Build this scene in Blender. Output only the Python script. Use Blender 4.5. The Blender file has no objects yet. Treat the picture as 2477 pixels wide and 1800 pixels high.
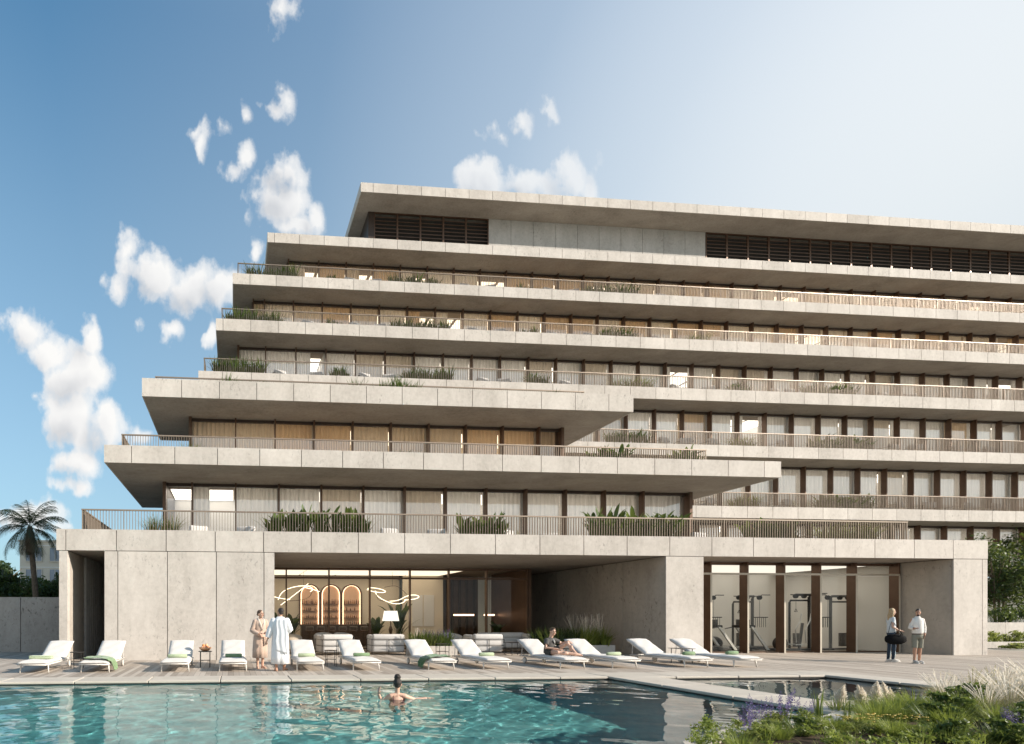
import bpy, bmesh, math, random
import numpy as np
from mathutils import Vector, Matrix, Quaternion
random.seed(7); rng = np.random.default_rng(7)
S = bpy.context.scene; C = S.collection
PI = math.pi; R = math.radians
# ------------------------------------------------------------------ mesh helpers
class MB:
    def __init__(s): s.v = []; s.f = []; s.m = []
    def add(s, vs, fs, m=0):
        o = len(s.v); s.v += [tuple(v) for v in vs]; s.f += [tuple(i+o for i in f) for f in fs]; s.m += [m]*len(fs)
    def box(s, x0, x1, y0, y1, z0, z1, m=0):
        s.add([(x0,y0,z0),(x1,y0,z0),(x1,y1,z0),(x0,y1,z0),(x0,y0,z1),(x1,y0,z1),(x1,y1,z1),(x0,y1,z1)],
              [(0,3,2,1),(4,5,6,7),(0,1,5,4),(1,2,6,5),(2,3,7,6),(3,0,4,7)], m)
    def loft(s, rings, m=0, cap=True, closed=True):
        n = len(rings[0]); o = len(s.v)
        for r in rings: s.v += [tuple(p) for p in r]
        k = n if closed else n-1
        for i in range(len(rings)-1):
            for j in range(k):
                a = o+i*n+j; b = o+i*n+(j+1) % n
                s.f.append((a, b, b+n, a+n)); s.m.append(m)
        if cap:
            s.f.append(tuple(o+j for j in range(n))[::-1]); s.m.append(m)
            e = o+(len(rings)-1)*n
            s.f.append(tuple(e+j for j in range(n))); s.m.append(m)
    def tube(s, pts, r, n=8, m=0, cap=True, closed=False, sq=1.0):
        P = [Vector(p) for p in pts]
        rr = r if isinstance(r, (list, tuple)) else [r]*len(P)
        T = []
        for i in range(len(P)):
            a = P[i-1] if (i > 0 or closed) else P[i]; b = P[(i+1) % len(P)] if (i < len(P)-1 or closed) else P[i]
            t = (b-a); T.append(t.normalized() if t.length > 1e-9 else Vector((0,0,1)))
        u = T[0].orthogonal().normalized(); rings = []
        for i, t in enumerate(T):
            u = (u - t*u.dot(t)); u = u.normalized() if u.length > 1e-6 else t.orthogonal().normalized()
            w = t.cross(u)
            rings.append([P[i]+(u*math.cos(2*PI*j/n)+w*math.sin(2*PI*j/n)*sq)*rr[i] for j in range(n)])
        if closed: rings.append(rings[0])
        s.loft(rings, m, cap and not closed)
    def ball(s, c, r, n=12, m=0, rot=None):
        rx, ry, rz = r if isinstance(r, (list, tuple)) else (r, r, r)
        c = Vector(c); rings = []; k = max(4, n//2+1)
        for i in range(1, k):
            ph = PI*i/k
            rings.append([Vector((rx*math.sin(ph)*math.cos(2*PI*j/n), ry*math.sin(ph)*math.sin(2*PI*j/n), -rz*math.cos(ph))) for j in range(n)])
        if rot: rings = [[rot @ p for p in q] for q in rings]
        s.loft([[p+c for p in q] for q in rings], m)
    def rbox(s, x0, x1, y0, y1, z0, z1, r=.04, m=0, n=3):
        # soft cushion: rounded in all directions
        bm = bmesh.new(); bmesh.ops.create_cube(bm, size=1)
        for v in bm.verts: v.co = Vector(((x0+x1)/2+v.co.x*(x1-x0), (y0+y1)/2+v.co.y*(y1-y0), (z0+z1)/2+v.co.z*(z1-z0)))
        bmesh.ops.bevel(bm, geom=list(bm.edges), offset=r, segments=n, profile=.5, affect='EDGES')
        bm.verts.index_update()
        s.add([v.co[:] for v in bm.verts], [[v.index for v in f.verts] for f in bm.faces], m); bm.free()
    def xf(s, M, i0=0):
        for i in range(i0, len(s.v)): s.v[i] = tuple(M @ Vector(s.v[i]))
    def build(s, name, mats, parent=None, smooth=False, bevel=0):
        me = bpy.data.meshes.new(name); me.from_pydata(s.v, [], s.f); me.update()
        if not isinstance(mats, (list, tuple)): mats = [mats]
        for m in mats: me.materials.append(m)
        if len(mats) > 1: me.polygons.foreach_set('material_index', s.m)
        if smooth: me.polygons.foreach_set('use_smooth', [True]*len(me.polygons))
        o = bpy.data.objects.new(name, me); C.objects.link(o)
        if parent: o.parent = parent
        if bevel:
            b = o.modifiers.new('Bevel', 'BEVEL'); b.width = bevel; b.segments = 2; b.limit_method = 'ANGLE'
        return o
def rawmesh(name, V, F, mats, parent=None, smooth=False):
    V = np.asarray(V, dtype=np.float32); F = np.asarray(F, dtype=np.int32); k = F.shape[1]
    me = bpy.data.meshes.new(name); me.vertices.add(len(V)); me.vertices.foreach_set('co', V.ravel())
    me.loops.add(F.size); me.loops.foreach_set('vertex_index', F.ravel())
    me.polygons.add(len(F)); me.polygons.foreach_set('loop_start', np.arange(0, F.size, k, dtype=np.int32))
    me.update(calc_edges=True)
    for m in (mats if isinstance(mats, (list, tuple)) else [mats]): me.materials.append(m)
    if smooth: me.polygons.foreach_set('use_smooth', [True]*len(F))
    o = bpy.data.objects.new(name, me); C.objects.link(o)
    if parent: o.parent = parent
    return o
def tag(o, label=None, cat=None, group=None, kind=None):
    if label: o['label'] = label
    if cat: o['category'] = cat
    if group: o['group'] = group
    if kind: o['kind'] = kind
    return o
def thing(name, label, cat, loc=(0,0,0), rz=0, group=None):
    o = bpy.data.objects.new(name, None); C.objects.link(o); o.empty_display_size = .2
    o.location = loc; o.rotation_euler = (0,0,rz); return tag(o, label, cat, group)
def dup(src, loc=None, rz=None, label=None, group=None, scale=None, parent=None):
    c = src.copy(); C.objects.link(c)
    if parent: c.parent = parent
    if loc is not None: c.location = loc
    if rz is not None: c.rotation_euler = (0,0,rz)
    if scale is not None: c.scale = (scale,)*3 if not isinstance(scale, tuple) else scale
    if label: c['label'] = label
    if group: c['group'] = group
    for ch in list(src.children): dup(ch, parent=c)
    return c
ORD = 'first second third fourth fifth sixth seventh eighth ninth tenth eleventh twelfth thirteenth fourteenth fifteenth sixteenth'.split()
# ------------------------------------------------------------------ materials
class NT:
    def __init__(s, nt): s.nt = nt
    def __call__(s, typ, attrs=None, i=None, **kw):
        n = s.nt.nodes.new('ShaderNode'+typ)
        for k, v in (attrs or {}).items(): setattr(n, k, v)
        for k, v in list(enumerate(i or [])) + [(k.replace('_', ' '), v) for k, v in kw.items()]:
            if v is None: continue
            if isinstance(v, bpy.types.NodeSocket): s.nt.links.new(v, n.inputs[k])
            elif isinstance(v, bpy.types.Node): s.nt.links.new(v.outputs[0], n.inputs[k])
            else:
                sk = n.inputs[k]
                if sk.type == 'RGBA' and not hasattr(v, '__len__'): v = (v, v, v, 1)
                if sk.type == 'RGBA' and len(v) == 3: v = (*v, 1)
                sk.default_value = v
        return n
    def math(s, op, a, b=None, c=None, clamp=False):
        return s('Math', {'operation': op, 'use_clamp': clamp}, i=[a, b, c]).outputs[0]
    def vmath(s, op, a, b=None):
        return s('VectorMath', {'operation': op}, i=[a, b]).outputs[0]
    def mix(s, f, a, b, mode='MIX'):
        n = s('Mix', {'data_type': 'RGBA', 'blend_type': mode, 'clamp_factor': True})
        for k, v in ((0, f), (6, a), (7, b)):
            if isinstance(v, bpy.types.NodeSocket): s.nt.links.new(v, n.inputs[k])
            else: n.inputs[k].default_value = v if not hasattr(v, '__len__') else ((*v, 1) if len(v) == 3 else v)
        return n.outputs[2]
    def ramp(s, f, stops, interp='LINEAR'):
        n = s('ValToRGB', i=[f]); e = n.color_ramp.elements; n.color_ramp.interpolation = interp
        while len(e) < len(stops): e.new(.5)
        for k, (p, c) in enumerate(stops):
            e[k].position = p; c = (c, c, c) if not hasattr(c, '__len__') else c; e[k].color = (*c[:3], 1)
        return n.outputs[0]
    def noise(s, vec, scale, detail=4, rough=.55, dist=0):
        return s('TexNoise', Vector=vec, Scale=scale, Detail=detail, Roughness=rough, Distortion=dist).outputs[0]
def newmat(name):
    m = bpy.data.materials.new(name); m.use_nodes = True; m.node_tree.nodes.clear()
    n = NT(m.node_tree); out = n('OutputMaterial'); return m, n, out
def fin(n, out, sh): n.nt.links.new(sh.outputs[0], out.inputs['Surface'])
def simple(name, col, rough=.6, metal=0, var=.12, scale=6, spec=.5, bump=0, sheen=0, trans=0):
    m, n, out = newmat(name)
    co = n('TexCoord').outputs['Object']
    f = n.noise(co, scale, 5, .6)
    a = tuple(c*(1-var) for c in col); b = tuple(min(1, c*(1+var)) for c in col)
    colr = n.ramp(f, [(.3, a), (.7, b)])
    p = n('BsdfPrincipled', Base_Color=colr, Roughness=rough, Metallic=metal)
    p.inputs['Specular IOR Level'].default_value = spec
    if sheen: p.inputs['Sheen Weight'].default_value = sheen
    if bump: n.nt.links.new(n('Bump', Height=n.noise(co, scale*4, 4), Strength=bump, Distance=.02).outputs[0], p.inputs['Normal'])
    if trans:
        t = n('BsdfTranslucent', Color=tuple(min(1, c*1.5) for c in col)); fin(n, out, n('MixShader', i=[trans, p.outputs[0], t.outputs[0]]))
    else: fin(n, out, p)
    return m
def concrete(name, lo, hi, streak=(1,1,.35), rough=.85, pit=.5, bump=.16):
    m, n, out = newmat(name)
    pos = n('NewGeometry').outputs['Position']
    st = n('Mapping', Vector=pos, Scale=streak).outputs[0]
    a = n.noise(st, 1.1, 9, .66, .3); b = n.noise(pos, 6.5, 7, .7); c = n.noise(n('Mapping', Vector=pos, Scale=(1,1,.5)).outputs[0], 11, 5, .7, .6)
    big = n.noise(pos, .22, 3, .5)
    f = n.math('ADD', n.math('MULTIPLY', a, .52), n.math('ADD', n.math('MULTIPLY', b, .34), n.math('MULTIPLY', big, .24)))
    col = n.ramp(f, [(.36, lo), (.53, tuple((x+y)/2*1.03 for x, y in zip(lo, hi))), (.70, hi)])
    pits = n.ramp(c, [(.565, 0), (.64, 1)])
    zone = n.ramp(n.noise(pos, .7, 4, .6), [(.42, 0), (.62, 1)])
    pf = n.math('MULTIPLY', n.math('MULTIPLY', pits, zone), pit)
    isl = n('NewGeometry').outputs['Random Per Island']
    col = n.mix(1.0, col, n.ramp(isl, [(0, .90), (1, 1.0)]), 'MULTIPLY')
    col = n.mix(pf, col, tuple(x*.45 for x in lo))
    p = n('BsdfPrincipled', Base_Color=col, Roughness=rough)
    h = n.math('SUBTRACT', n.math('MULTIPLY', b, .5), pf)
    n.nt.links.new(n('Bump', Height=h, Strength=bump, Distance=.02).outputs[0], p.inputs['Normal'])
    fin(n, out, p); return m
M = {}
M['conc'] = concrete('board_concrete', (.385,.348,.305), (.63,.58,.522))
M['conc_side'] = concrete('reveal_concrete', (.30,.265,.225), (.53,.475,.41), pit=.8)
M['conc_grey'] = concrete('grey_concrete', (.30,.285,.26), (.52,.50,.47), pit=.7)
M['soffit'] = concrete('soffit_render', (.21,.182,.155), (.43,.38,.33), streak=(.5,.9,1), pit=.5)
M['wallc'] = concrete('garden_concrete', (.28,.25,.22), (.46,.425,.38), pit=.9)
M['joint'] = simple('joint_shadow_gap', (.05,.045,.04), .9)
M['coping'] = concrete('coping_stone', (.44,.385,.32), (.57,.515,.435), streak=(1,1,1), rough=.7, pit=.2, bump=.1)
M['bronze'] = simple('bronze_metal', (.125,.074,.048), .40, .5, .15, 2)
M['bronze_dark'] = simple('dark_bronze', (.06,.042,.032), .45, .4, .15, 2)
M['rail'] = simple('railing_bronze', (.27,.215,.165), .42, .35, .08, 1)
M['white_fabric'] = simple('white_canvas', (.60,.565,.52), .9, 0, .05, 5, .3, .15, .2)
M['white_metal'] = simple('white_lacquer', (.66,.63,.58), .35, 0, .03, 3)
M['black_metal'] = simple('black_steel', (.03,.028,.026), .4, .5, .2, 4)
M['grey_rubber'] = simple('grey_rubber', (.18,.17,.16), .7, 0, .1, 8)
M['sofa'] = simple('pale_upholstery', (.57,.55,.525), .95, 0, .06, 8, .2, .2, .3)
M['beige_uph'] = simple('beige_upholstery', (.50,.43,.34), .95, 0, .08, 8, .2, .2, .3)
M['towel'] = simple('sage_towel', (.20,.29,.15), .98, 0, .14, 26, .1, .6, .4)
M['towel_pale'] = simple('pale_green_towel', (.42,.49,.31), .98, 0, .10, 26, .1, .6, .4)
M['towel_deep'] = simple('deep_green_towel', (.11,.19,.095), .98, 0, .16, 26, .1, .6, .4)
M['robe_beige'] = simple('blush_terry', (.50,.37,.29), .98, 0, .06, 60, .1, .18, .4)
M['robe_collar'] = simple('pale_terry', (.66,.55,.46), .98, 0, .06, 60, .1, .18, .4)
M['robe_white'] = simple('white_terry', (.82,.82,.82), .98, 0, .03, 60, .1, .18, .3)
M['skin'] = simple('fair_skin', (.58,.36,.26), .5, 0, .07, 9, .4)
M['skin_tan'] = simple('tanned_skin', (.48,.27,.18), .5, 0, .08, 9, .4)
M['lip'] = simple('lips', (.42,.16,.13), .5)
M['eye'] = simple('dark_eye', (.03,.02,.015), .3)
M['hair_dark'] = simple('dark_hair', (.022,.014,.010), .5, 0, .4, 40, .5, .6)
M['hair_brown'] = simple('brown_hair', (.10,.055,.03), .5, 0, .35, 40, .5, .6)
M['hair_blonde'] = simple('blonde_hair', (.42,.29,.15), .5, 0, .3, 30, .5, .6)
M['tee'] = simple('charcoal_cotton', (.10,.095,.09), .95, 0, .1, 14, .2, .3)
M['tee_light'] = simple('pale_cotton', (.52,.52,.49), .95, 0, .06, 14, .2, .3)
M['shorts_dark'] = simple('dark_shorts_cloth', (.07,.068,.062), .95, 0, .1, 14, .2, .3)
M['shirt'] = simple('white_shirt_cloth', (.74,.71,.66), .9, 0, .05, 10, .2, .3)
M['shorts'] = simple('sage_shorts_cloth', (.24,.235,.19), .95, 0, .08, 10, .2, .3)
M['leggings'] = simple('navy_leggings', (.025,.045,.075), .7, 0, .3, 10, .3)
M['leg_pale'] = simple('pale_blue_panel', (.42,.52,.58), .8)
M['top_pale'] = simple('pale_blue_top', (.56,.60,.62), .95, 0, .08, 10, .2, .3)
M['shoe'] = simple('pale_shoe', (.56,.54,.50), .7)
M['bagm'] = simple('black_nylon', (.008,.008,.009), .85, 0, .2, 10, .1, .2)
M['swim'] = simple('plum_swimsuit', (.20,.055,.065), .6, 0, .1, 12, .4)
M['orange'] = simple('orange_peel', (.72,.27,.09), .5, 0, .2, 10)
M['peach'] = simple('peach_peel', (.78,.42,.22), .55, 0, .2, 10)
M['bowl'] = simple('amber_glass_bowl', (.62,.33,.18), .2, 0, .1, 5)
M['trunk'] = simple('bark', (.14,.105,.075), .95, 0, .35, 9, .2, .8)
M['soil'] = simple('soil', (.07,.05,.035), 1, 0, .3, 4, .1, .6)
def leafmat(name, a, b, c=None, tr=.28, rough=.5, tmix=.5):
    m, n, out = newmat(name)
    g = n('NewGeometry'); f = n.noise(g.outputs['Position'], 1.7, 4, .6); f2 = g.outputs['Random Per Island']
    ff = n.math('ADD', n.math('MULTIPLY', f, .5), n.math('MULTIPLY', f2, .5))
    col = n.ramp(ff, [(.22, a), (.6, b), (.88, c or b)])
    p = n('BsdfPrincipled', Base_Color=col, Roughness=rough); p.inputs['Specular IOR Level'].default_value = .35
    t = n('BsdfTranslucent', Color=n.mix(tmix, col, (.30,.36,.06)))
    fin(n, out, n('MixShader', i=[tr, p.outputs[0], t.outputs[0]])); return m
M['leaf'] = leafmat('broad_leaf', (.03,.06,.018), (.085,.135,.036), (.19,.235,.07), .34)
M['leaf_dark'] = leafmat('dark_leaf', (.012,.028,.012), (.03,.06,.022), (.055,.09,.03))
M['leaf_grass'] = leafmat('grass_leaf', (.13,.16,.04), (.29,.31,.10), (.46,.45,.19), .4)
M['leaf_straw'] = leafmat('straw_grass', (.42,.36,.19), (.58,.51,.31), (.74,.66,.44), .45, .6, .1)
M['leaf_yel'] = leafmat('lime_leaf', (.10,.145,.024), (.24,.285,.06), (.42,.43,.13), .4)
M['plume'] = leafmat('pampas_plume', (.74,.66,.55), (.84,.78,.68), (.90,.86,.78), .45, .9, 0)
M['violet'] = leafmat('violet_floret', (.10,.06,.22), (.18,.11,.36), (.30,.20,.50), .2)
M['yellow'] = leafmat('yellow_floret', (.45,.30,.05), (.62,.45,.10), (.72,.58,.22), .1)
M['palm'] = leafmat('palm_frond_leaf', (.012,.02,.008), (.03,.04,.016), (.055,.065,.03), .15)
M['palm_dead'] = leafmat('dry_frond', (.07,.05,.03), (.14,.10,.06), (.20,.15,.09), .1)
M['tree_leaf'] = leafmat('tree_leaf', (.025,.05,.018), (.06,.10,.03), (.14,.18,.06))
# deck boards
def deckmat():
    m, n, out = newmat('weathered_deck_boards')
    pos = n('NewGeometry').outputs['Position']; xyz = n('SeparateXYZ', i=[pos])
    bx = n.math('DIVIDE', xyz.outputs[0], .145); bid = n.math('FLOOR', bx)
    by = n.math('FLOOR', n.math('ADD', n.math('DIVIDE', xyz.outputs[1], 2.7), n.math('MULTIPLY', n('TexWhiteNoise', {'noise_dimensions': '1D'}, W=bid).outputs[0], 7)))
    rnd = n('TexWhiteNoise', {'noise_dimensions': '2D'}, Vector=n('CombineXYZ', i=[bid, by, 0]).outputs[0]).outputs[0]
    gr = n.noise(n('Mapping', Vector=pos, Scale=(22,1.1,1)).outputs[0], 1.6, 6, .65, .4)
    f = n.math('ADD', n.math('MULTIPLY', rnd, .62), n.math('MULTIPLY', gr, .38))
    col = n.ramp(f, [(.05, (.24,.195,.155)), (.35, (.34,.285,.232)), (.65, (.44,.377,.312)), (.95, (.54,.472,.40))])
    fr = n.math('ABSOLUTE', n.math('SUBTRACT', n.math('FRACT', bx), .5))
    gap = n.ramp(fr, [(.462, 0), (.49, 1)])
    col = n.mix(n.math('MULTIPLY', gap, .75), col, (.05,.04,.03))
    p = n('BsdfPrincipled', Base_Color=col, Roughness=.72)
    n.nt.links.new(n('Bump', Height=n.math('SUBTRACT', n.math('MULTIPLY', gr, .25), gap), Strength=.35, Distance=.012).outputs[0], p.inputs['Normal'])
    fin(n, out, p); return m
M['deck'] = deckmat()
def tilemat(name, a, b):
    m, n, out = newmat(name)
    pos = n('NewGeometry').outputs['Position']
    f = n.noise(pos, .5, 4); v = n('TexVoronoi', {'feature': 'F1'}, Vector=pos, Scale=9).outputs[1]
    col = n.mix(n.math('MULTIPLY', n('SeparateColor', i=[v]).outputs[0], .4), n.ramp(f, [(.35, a), (.65, b)]), tuple(x*.6 for x in a))
    p = n('BsdfPrincipled', Base_Color=col, Roughness=.4); fin(n, out, p); return m
M['pool_tile'] = tilemat('teal_pool_mosaic', (.085,.27,.28), (.165,.385,.38))
M['pool_tile_dark'] = tilemat('slate_pool_mosaic', (.05,.09,.10), (.09,.14,.15))
def glassmat(name, tint, boost=1.15, add=.03):
    m, n, out = newmat(name)
    bf = n('NewGeometry').outputs['Backfacing']; fr = n('Fresnel', IOR=n.math('SUBTRACT', 1.5, n.math('MULTIPLY', bf, 1.5-1/1.5))); f = n.math('ADD', n.math('MULTIPLY', fr.outputs[0], boost), add, clamp=True)
    t = n('BsdfTransparent', Color=tint); g = n('BsdfGlossy', Roughness=.015, Color=(.95,.97,1))
    fin(n, out, n('MixShader', i=[f, t.outputs[0], g.outputs[0]])); return m
M['glass'] = glassmat('window_glass', (.97,.97,.96), .9, .09)
M['glass_clear'] = glassmat('shopfront_glass', (.97,.97,.95), .28, .0)
M['glass_side'] = glassmat('bottle_glass', (.5,.4,.3), 1, .1)
def emit(name, col, s):
    m, n, out = newmat(name); fin(n, out, n('Emission', Color=col, Strength=s)); return m
M['led'] = emit('warm_led', (1,.84,.58), 2.4)
M['arch_led'] = emit('amber_led', (1,.64,.40), 2.6)
M['ceil_led'] = emit('ceiling_led', (1,.80,.58), 1.9)  # this and the other ceiling emissions: panels added to brighten interiors, not fittings
M['ceil_lobby'] = emit('lobby_ceiling_led', (1,.82,.62), .95)
M['ceil_cool'] = emit('neutral_ceiling_led', (1,.90,.78), 1.9)
M['ceil_gym'] = emit('gym_ceiling_led', (1,.92,.80), .70)
M['champagne'] = simple('champagne_metal', (.50,.45,.37), .4, .3, .05, 2)
M['shade'] = emit('lit_lamp_shade', (1,.90,.76), .95)
def curtainmat(name, col, tr=.6):
    m, n, out = newmat(name)
    pos = n('NewGeometry').outputs['Position']; f = n.noise(n('Mapping', Vector=pos, Scale=(6,6,.4)).outputs[0], 2, 4)
    c = n.ramp(f, [(.3, tuple(x*.82 for x in col)), (.7, col)])
    fin(n, out, n('MixShader', i=[tr, n('BsdfDiffuse', Color=c).outputs[0], n('BsdfTranslucent', Color=c).outputs[0]])); return m
M['plaster'] = simple('warm_plaster', (.76,.67,.53), .9, 0, .05, .6)
M['plaster_white'] = simple('pale_plaster', (.78,.76,.72), .9, 0, .04, .6)
M['curtain'] = curtainmat('linen_curtain', (.74,.66,.55))
M['curtain_warm'] = curtainmat('amber_curtain', (.76,.60,.42))
M['curtain_white'] = curtainmat('white_sheer', (.88,.86,.82), .7)
M['wood_dark'] = simple('dark_timber', (.10,.06,.038), .5, 0, .25, 3)
M['floor_in'] = simple('interior_floor', (.24,.20,.16), .5, 0, .1, 2)
M['arch_in'] = simple('copper_niche', (.80,.52,.35), .6, 0, .08, 2)
M['bottle'] = simple('brown_bottle', (.16,.06,.025), .2, 0, .4, 9)
M['bottle2'] = simple('amber_bottle', (.45,.24,.10), .2, 0, .4, 9)
M['gym_grey'] = simple('gym_grey_metal', (.10,.10,.098), .45, .3, .1, 3)
M['gym_dark'] = simple('gym_black', (.018,.018,.018), .5, .2, .1, 3)
M['gym_silver'] = simple('gym_silver', (.55,.54,.52), .4, .5, .05, 3)
M['paint_cream'] = simple('cream_render', (.62,.56,.46), .9, 0, .05, .5)
M['bglass'] = simple('blue_window_glass', (.14,.20,.26), .12, 0, .2, .5, .8)
# ------------------------------------------------------------------ camera, sky, sun
cam = bpy.data.cameras.new('camera'); co = bpy.data.objects.new('camera', cam); C.objects.link(co); S.camera = co
F_PX, U0, V0 = 1298.8, 669.0, 1491.0
cam.sensor_fit = 'HORIZONTAL'; cam.sensor_width = 36; cam.lens = F_PX/2477*36
cam.shift_x = (1238.5-U0)/2477; cam.shift_y = (V0-900)/2477
cam.clip_start = .1; cam.clip_end = 3000
co.location = (0,0,1.5); co.rotation_euler = (R(90), 0, -R(4.578))
SUN_AZ, SUN_EL = 63, 25            # azimuth measured from the facade normal (-Y) towards +X
tosun = Vector((math.sin(R(SUN_AZ))*math.cos(R(SUN_EL)), -math.cos(R(SUN_AZ))*math.cos(R(SUN_EL)), math.sin(R(SUN_EL))))
sl = bpy.data.lights.new('sun', 'SUN'); sl.energy = 4.5; sl.angle = R(.55); sl.color = (1,.90,.785)
so = bpy.data.objects.new('sun', sl); C.objects.link(so); so.rotation_euler = tosun.to_track_quat('Z','Y').to_euler()
W = bpy.data.worlds.new('World'); S.world = W; W.use_nodes = True; W.node_tree.nodes.clear()
n = NT(W.node_tree)
sky = n('TexSky', {'sky_type': 'NISHITA', 'sun_disc': False, 'sun_elevation': R(SUN_EL), 'sun_rotation': math.atan2(tosun.x, tosun.y), 'air_density': 1.0, 'dust_density': .6, 'ozone_density': 2.2})
dirv = n('TexCoord').outputs['Generated']; sp = n('SeparateXYZ', i=[dirv]); X_, Y_, Z_ = sp.outputs
ys = n.math('MAXIMUM', Y_, .02); gx = n.math('DIVIDE', X_, ys); gz = n.math('DIVIDE', Z_, ys)
pl = n('CombineXYZ', i=[gx, gz, 0]).outputs[0]
pls = n('Mapping', Vector=pl, Scale=(1,.62,1)).outputs[0]
wv = n('TexNoise', Vector=pls, Scale=13.0, Detail=4.0, Roughness=.5)
wp = n.vmath('MULTIPLY', n.vmath('SUBTRACT', wv.outputs[1], (.5,.5,.5)), (.07,.095,0))
plw = n.vmath('ADD', pl, wp); sw = n('SeparateXYZ', i=[plw])
CL = [(0.093,1.125,0.026,0.050,0.50),(0.096,0.970,0.022,0.040,0.72),(0.072,0.940,0.020,0.026,0.65),(0.032,0.929,0.012,0.022,0.55),(-0.01,0.913,0.012,0.016,0.3),(-0.070,0.892,0.022,0.028,0.72),(-0.056,0.868,0.016,0.028,0.66),(0.030,0.848,0.018,0.026,0.6),(0.008,0.820,0.018,0.020,0.5),(0.099,0.828,0.041,0.044,1.1),(0.093,0.777,0.048,0.052,1.2),(0.155,0.747,0.027,0.032,1),(0.116,0.728,0.043,0.025,1),(0.561,0.957,0.022,0.037,0.85),(0.516,0.93,0.015,0.017,0.4),(0.469,0.922,0.011,0.012,0.3),(0.611,0.981,0.013,0.016,0.3),(0.484,0.836,0.054,0.037,1),(0.579,0.842,0.069,0.035,1.1),(0.651,0.864,0.039,0.046,1.0),(0.69,0.84,0.024,0.027,0.7),(0.718,0.882,0.019,0.021,0.4),(-0.191,0.669,0.019,0.035,0.8),(-0.146,0.626,0.066,0.05,1.1),(-0.081,0.608,0.066,0.048,1.2),(-0.211,0.598,0.028,0.025,0.7),(-0.023,0.607,0.05,0.042,1.1),(0.044,0.667,0.022,0.02,0.9),(-0.039,0.518,0.012,0.028,0.9),(-0.114,0.532,0.02,0.017,0.7),(0.023,0.739,0.012,0.025,0.5),(-0.371,0.521,0.046,0.031,0.95),(-0.331,0.486,0.045,0.034,1.1),(-0.26,0.509,0.024,0.041,0.95),(-0.276,0.439,0.056,0.049,1.2),(-0.292,0.356,0.051,0.062,1.25),(-0.236,0.346,0.048,0.041,1.1),(-0.28,0.283,0.04,0.033,1),(-0.171,0.343,0.029,0.021,0.7),(-0.351,0.41,0.013,0.013,0.4),(-0.179,0.535,0.011,0.01,0.35),(-0.284,0.238,0.037,0.02,0.95),(-0.375,0.179,0.066,0.028,1.1),(-0.323,0.163,0.032,0.013,0.6)]
def blobs(vec, grow=1.0):
    acc = None
    for cx, cz, rx, rz, w in CL:
        d = n.vmath('MULTIPLY', n.vmath('SUBTRACT', vec, (cx,cz,0)), (1/(rx*grow), 1/(rz*grow), 0))
        q = n.math('MULTIPLY', n.math('SUBTRACT', 1.0, n('VectorMath', {'operation': 'LENGTH'}, i=[d]).outputs['Value']), w)
        acc = q if acc is None else n.math('SMOOTH_MAX', acc, q, .30)
    return acc
bl = blobs(plw, 1.18)
fn = n.noise(pls, 26, 8, .6); fn2 = n.noise(pls, 11, 5, .5)
fn3 = n.noise(n('Mapping', Vector=plw, Scale=(1,.5,1)).outputs[0], 15, 3, .5)
dens = n.math('ADD', bl, n.math('ADD', n.math('MULTIPLY', n.math('SUBTRACT', fn, .5), 1.5), n.math('MULTIPLY', n.math('SUBTRACT', fn3, .5), 1.5)))
alpha = n.ramp(dens, [(.04, 0), (.20, .22), (.36, .66), (.66, .99)], 'LINEAR')
# light falls on the clouds from the upper right: thick lower left sides go grey
sh = blobs(n.vmath('ADD', plw, (.022,.026,0)))
shade = n.math('SUBTRACT', n.math('ADD', sh, n.math('MULTIPLY', n.math('SUBTRACT', fn2, .5), .9)), 0)
CW = .62
ccol = n.ramp(shade, [(0, (.95*CW,.94*CW,.92*CW)), (.45, (.86*CW,.855*CW,.85*CW)), (1, (.66*CW,.67*CW,.69*CW))])
base = n.mix(1.0, sky.outputs[0], (.64,1.15,1.2), 'MULTIPLY')
sc = n.vmath('SCALE', base); sc.node.inputs['Scale'].default_value = .105
dt = n('VectorMath', {'operation': 'DOT_PRODUCT'}, i=[dirv, (.85,.42,.32)]).outputs['Value']
hz = n.ramp(dt, [(.32, 0), (.62, .11), (.80, .32), (.89, .60), (.95, .88), (.985, 1)])
skyc = n.mix(hz, sc, (.62,.625,.63))
lowz = n.ramp(Z_, [(.0, .88), (.15, .72), (.35, .50), (.55, .30), (.74, .06)])
skyc = n.mix(lowz, skyc, (.28,.355,.40))
back = n.math('MULTIPLY', n.ramp(n.math('MULTIPLY', Y_, -1.0), [(.05, 0), (.45, 1)]), n.ramp(Z_, [(.0, .95), (.25, .80), (.62, .0)]))
skyc = n.mix(back, skyc, (.60,.60,.585))
front = n.math('GREATER_THAN', Y_, .06)
fac = n.math('MULTIPLY', n.math('MULTIPLY', alpha, front), n.math('SUBTRACT', 1.0, n.math('MULTIPLY', hz, .7)))
skyc = n.mix(fac, skyc, ccol)
bg = n('Background', Color=skyc, Strength=1.0); wo = n('OutputWorld'); W.node_tree.links.new(bg.outputs[0], wo.inputs[0])
vs = S.view_settings; vs.view_transform = 'Standard'; vs.look = 'None'; vs.gamma = 1; vs.exposure = .75
S.cycles.use_denoising = True; S.cycles.denoiser = 'OPENIMAGEDENOISE'
S.cycles.max_bounces = 10; S.cycles.transparent_max_bounces = 24; S.cycles.diffuse_bounces = 4; S.cycles.glossy_bounces = 4
S.cycles.sample_clamp_indirect = 6; S.cycles.use_adaptive_sampling = False
S.cycles.caustics_reflective = False; S.cycles.caustics_refractive = True
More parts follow.
